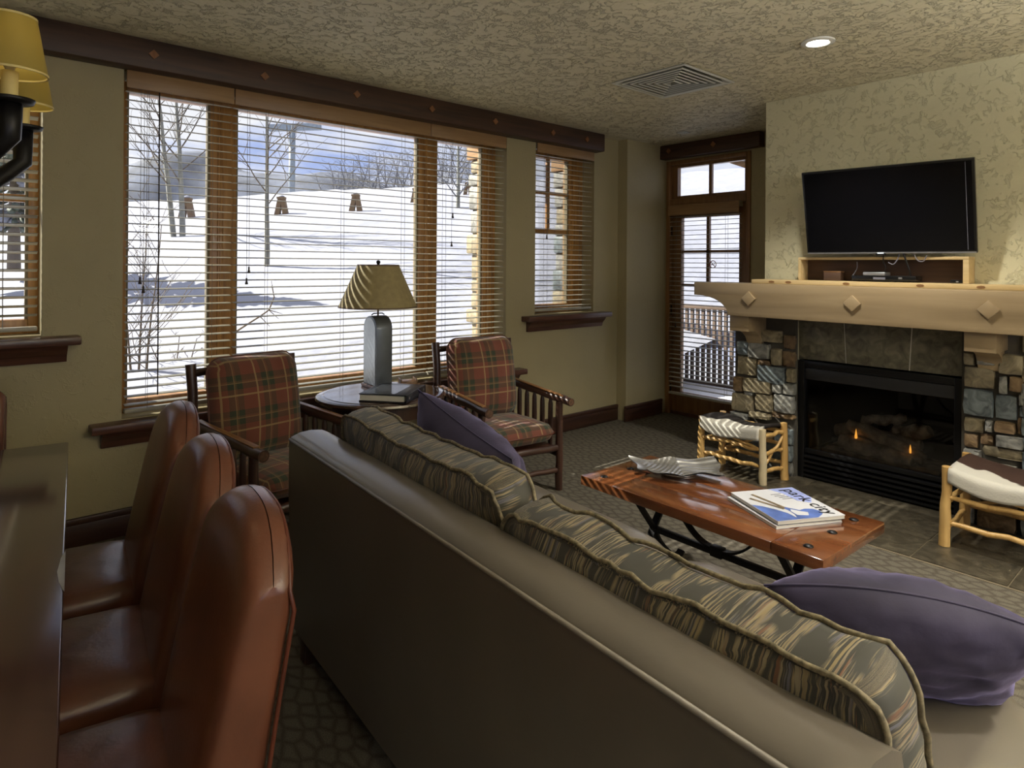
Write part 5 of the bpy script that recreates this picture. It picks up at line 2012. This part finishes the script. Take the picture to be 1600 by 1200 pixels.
def bare_tree(name, label, cat, px_, base_py, dep, top_py, r, seed, stems=((0, 0),), bark='aspen', twig='twig', nb=10, start=.25, spread=.4, group=None, levels=3):
    b, dep = ground_hit(px_, base_py) if dep is None else (at_depth(px_, base_py, dep), dep)
    h = (base_py - top_py) / FPX * dep
    r = r * dep
    o = thing(name, label, cat, b, 0, group)
    m = (MB(), MB())
    for k, (dx, ln) in enumerate(stems):
        base = RF2 * dx
        branch_tree(m, base + Vector((0, 0, -.4)), h + .4, r, RF2 * ln, seed + k * 7, levels, nb, spread, start)
    m[0].build('trunk', M[bark], o, smooth=True)
    if m[1].v: m[1].build('branches', M[twig], o, smooth=True)
    return o


bare_tree('aspen_tree', 'forked bare aspen with two pale trunks in the slope', 'tree', 279, 370, None, 70, .0046, 11, ((-.08, -.10), (.10, .02)), nb=15, start=.3, levels=3)
bare_tree('aspen_tree', 'single bare aspen in front of the tall steel pole', 'tree', 416, 416, None, 100, .0044, 23, nb=13, start=.35)
bare_tree('aspen_tree', 'slender pale aspen seen near the stone pillar', 'tree', 716, 324, None, 170, .0036, 31, nb=16, start=.15, twig='frost')
bare_tree('bare_sapling', 'thin leafless sapling low at the window bottom corner', 'sapling', 217, 578, None, 350, .0017, 41, ((0, 0), (.05, .08), (-.05, -.05)), bark='twig', nb=9, start=.2)
bare_tree('bare_shrub', 'low leafless shrub in the snow by the first mullion', 'shrub', 272, 564, None, 525, .0013, 47, ((0, -.4), (.05, .3), (0, .1), (.1, .7)), bark='twig', nb=4, start=.3, spread=.6)
o = thing('bare_branch', 'dark crooked branch reaching into view beside the plaid armchair', 'branch', at_depth(366, 520, 6.0))
pp = [(0, 0), (18, -12), (40, -26), (54, -36), (62, -56), (58, -74)]
pv = [RF2 * (a / FPX * 6) + Vector((0, 0, -b / FPX * 6)) for a, b in pp]
MB().tube(pv, [.010, .009, .008, .007, .005, .003], 6).build('stem', M['twig'], o, smooth=True)
for st_, en in ((3, (72, -30)), (3, (66, -22)), (4, (54, -82)), (2, (52, -10))):
    MB().tube([pv[st_], RF2 * (en[0] / FPX * 6) + Vector((.02, 0, -en[1] / FPX * 6))], [.005, .002], 5).build('twig', M['twig'], o, smooth=True)

# frosted scrub along the crest
for i, (px_, by, ty, dep) in enumerate(((530, 304, 268, 31), (552, 303, 250, 33), (577, 302, 240, 35), (604, 300, 238, 36), (630, 298, 244, 37), (652, 297, 236, 39), (690, 295, 225, 40), (706, 300, 222, 30), (742, 291, 228, 36), (760, 290, 240, 38))):
    bare_tree('frosted_shrub', 'frosted scrub tree on the snowy crest, %s counted from the steel pole' % ('first second third fourth fifth sixth seventh eighth ninth tenth'.split()[i]), 'shrub', px_, by + 8, dep, ty, .0014, 100 + i * 3, ((-.5, -.45), (.5, .45), (0, 0), (.2, .2), (-.2, -.15)), bark='scrub', twig='frost', nb=15, start=.05, spread=.85, group='frosted scrub on the crest')
bare_tree('bare_shrub', 'leafless shrub seen through the patio door panes', 'shrub', 1086, 462, 13, 395, .0014, 71, ((-.1, -.3), (.1, .25), (0, 0)), bark='twig', nb=7, start=.15, spread=.6)

# evergreen behind the window beside the chandelier
ev = at_depth(22, 385, 11)
o = thing('evergreen_tree', 'snow-dusted evergreen outside the window beside the chandelier', 'tree', ev)
MB().tube([(0, 0, -.4), (0, 0, 3.4)], [.10, .02], 8).build('trunk', M['twig'], o, smooth=True)
rg = random.Random(9)
m1, m2 = MB(), MB()
for i in range(260):
    z = .35 + 3.0 * rg.random()
    rr = (3.6 - z) * .34
    a = rg.uniform(0, 2 * math.pi)
    d = Vector((math.cos(a), math.sin(a), -.25))
    ln = rr * rg.uniform(.6, 1)
    (m1 if rg.random() < .6 else m2).tube([Vector((0, 0, z)) + d * ln * .2, Vector((0, 0, z)) + d * ln * .7, Vector((0, 0, z + .04)) + d * ln], [.03, .07, .01], 5)
f1 = m1.build('foliage', M['needle'], o, smooth=True); f1['kind'] = 'stuff'
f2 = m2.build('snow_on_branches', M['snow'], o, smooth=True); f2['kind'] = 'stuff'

# wooden wedge markers on the slope
wl = ['wooden wedge marker beside the forked aspen', 'wooden wedge marker right of the single aspen', 'wooden wedge marker in the middle of the slope', 'wooden wedge marker next to the second mullion', 'wooden wedge marker beside the slender aspen']
for i, (px_, by, ty, dep) in enumerate(((292, 340, 306, 22), (440, 334, 305, 24), (556, 330, 301, 25), (650, 316, 292, 27), (731, 304, 283, 30))):
    b, dep = ground_hit(px_, by)
    hgt = (by - ty) / FPX * dep
    o = thing('wedge_marker', wl[i], 'marker', b, math.atan2(RF2.y, RF2.x), 'wooden wedge markers on the slope')
    hb = .15 * hgt
    for sg in (-1, 1):
        MB().quadbox([(sg * hgt * .30 - hb, -.07, -.25), (sg * hgt * .30 + hb, -.07, -.25), (sg * hgt * .30 + hb, .07, -.25), (sg * hgt * .30 - hb, .07, -.25),
                      (sg * hgt * .07 - hb * .7, -.07, hgt * .82), (sg * hgt * .07 + hb * .7, -.07, hgt * .82), (sg * hgt * .07 + hb * .7, .07, hgt * .82), (sg * hgt * .07 - hb * .7, .07, hgt * .82)]).build('leg_board', M['wedge'], o)
    MB().box(-.22 * hgt, .20 * hgt, -.08, .08, hgt * .80, hgt * .90).build('cross_board', M['wedge'], o)
    MB().lathe([(.0, hgt * .90), (.17 * hgt, hgt * .90), (.14 * hgt, hgt * .96), (.0, hgt * 1.02)], 10).build('snow_cap', M['snow'], o, smooth=True)

o = thing('steel_pole', 'tall steel light pole with a crossbar on the slope', 'pole', at_depth(456, 312, 34))
MB().tube([(0, 0, -1), (0, 0, 3.9)], .16, 10).build('mast', M['pole'], o, smooth=True)
a, b = -RF2 * 1.2, RF2 * 1.5
MB().bar((a.x, a.y, 3.75), (b.x, b.y, 3.85), .25, .35).build('crossbar', M['pole'], o)

# exterior stone pillars beside the windows
for i, (x0, x1, lab) in enumerate(((3.60, 3.80, 'exterior stone pillar between the wide and the narrow window'), (4.68, 4.95, 'exterior stone pillar beyond the narrow window by the corner'))):
    o = thing('stone_pillar', lab, 'pillar', ((x0 + x1) / 2, 4.52, -.55), 0, 'exterior stone pillars')
    w_ = (x1 - x0) / 2
    MB().box(-w_ + .02, w_ - .02, -.19, .17, 0, 3.0).build('core', M['mortar'], o)
    z = 0
    rg = random.Random(60 + i)
    while z < 2.98:
        h_ = min(rg.uniform(.11, .24), 3.0 - z)
        e_ = rg.uniform(-.02, .025)
        MB().box(-w_ - e_, w_ + e_, -.195, .19 + e_, z + .006, z + h_ - .006).build('stone', STONES[rg.choice('gtts')], o, bevel=.015)
        z += h_
    MB().box(-w_ - .02, w_ + .05, -.195, .22, 3.0, 3.35).build('cap_block', M['eave'], o, bevel=.01)

# balcony railing beyond the patio door
XR = 7.1
o = thing('deck_railing', 'brown wooden balcony railing beyond the patio door', 'railing', (XR, 4.2, -.05))
ztop = on_x(1090, 476, XR).z + .05
MB().box(-.05, .05, -1.7, 2.6, ztop - .05, ztop).build('top_rail', M['rail'], o, bevel=.005)
MB().box(-.04, .04, -1.7, 2.6, .06, .12).build('bottom_rail', M['rail'], o, bevel=.005)
y = -1.65
bal = MB().box(-.018, .018, -.018, .018, .12, ztop - .05).mesh('baluster')
while y < 2.55:
    link('baluster', bal, M['rail'], o, (0, y, 0))
    y += .078
for y in (-.75, 1.2): MB().box(-.06, .06, y - .06, y + .06, 0, ztop + .06).build('post', M['rail'], o, bevel=.006)
dk = struct(MB().box(XD + .24, XR + .1, 2.2, 7.0, -.16, -.06).build('floor_deck', M['rail']), 'snowy balcony deck outside the patio door', 'deck')
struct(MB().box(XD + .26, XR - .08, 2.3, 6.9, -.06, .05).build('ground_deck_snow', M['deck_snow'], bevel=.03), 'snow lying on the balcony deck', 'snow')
P0, P1 = on_x(1124, 249, 7.2), on_x(1200, 274, 7.2)
ea = thing('roof_eave', 'sloping wooden roof eave seen through the transom window', 'eave', (7.2, P0.y, P0.z))
dy_, dz_ = P1.y - P0.y, P1.z - P0.z
MB().prism([(0, 0), (dy_, dz_), (dy_, dz_ + .13), (0, .13)], lambda u, v, d: (d, u, v), -.05, .0).build('fascia', M['eave'], ea)
MB().prism([(.02, .10), (dy_, dz_ + .10), (dy_, dz_ + .20), (.02, .20)], lambda u, v, d: (d, u, v), -1.35, -.05).build('soffit', M['rail'], ea)
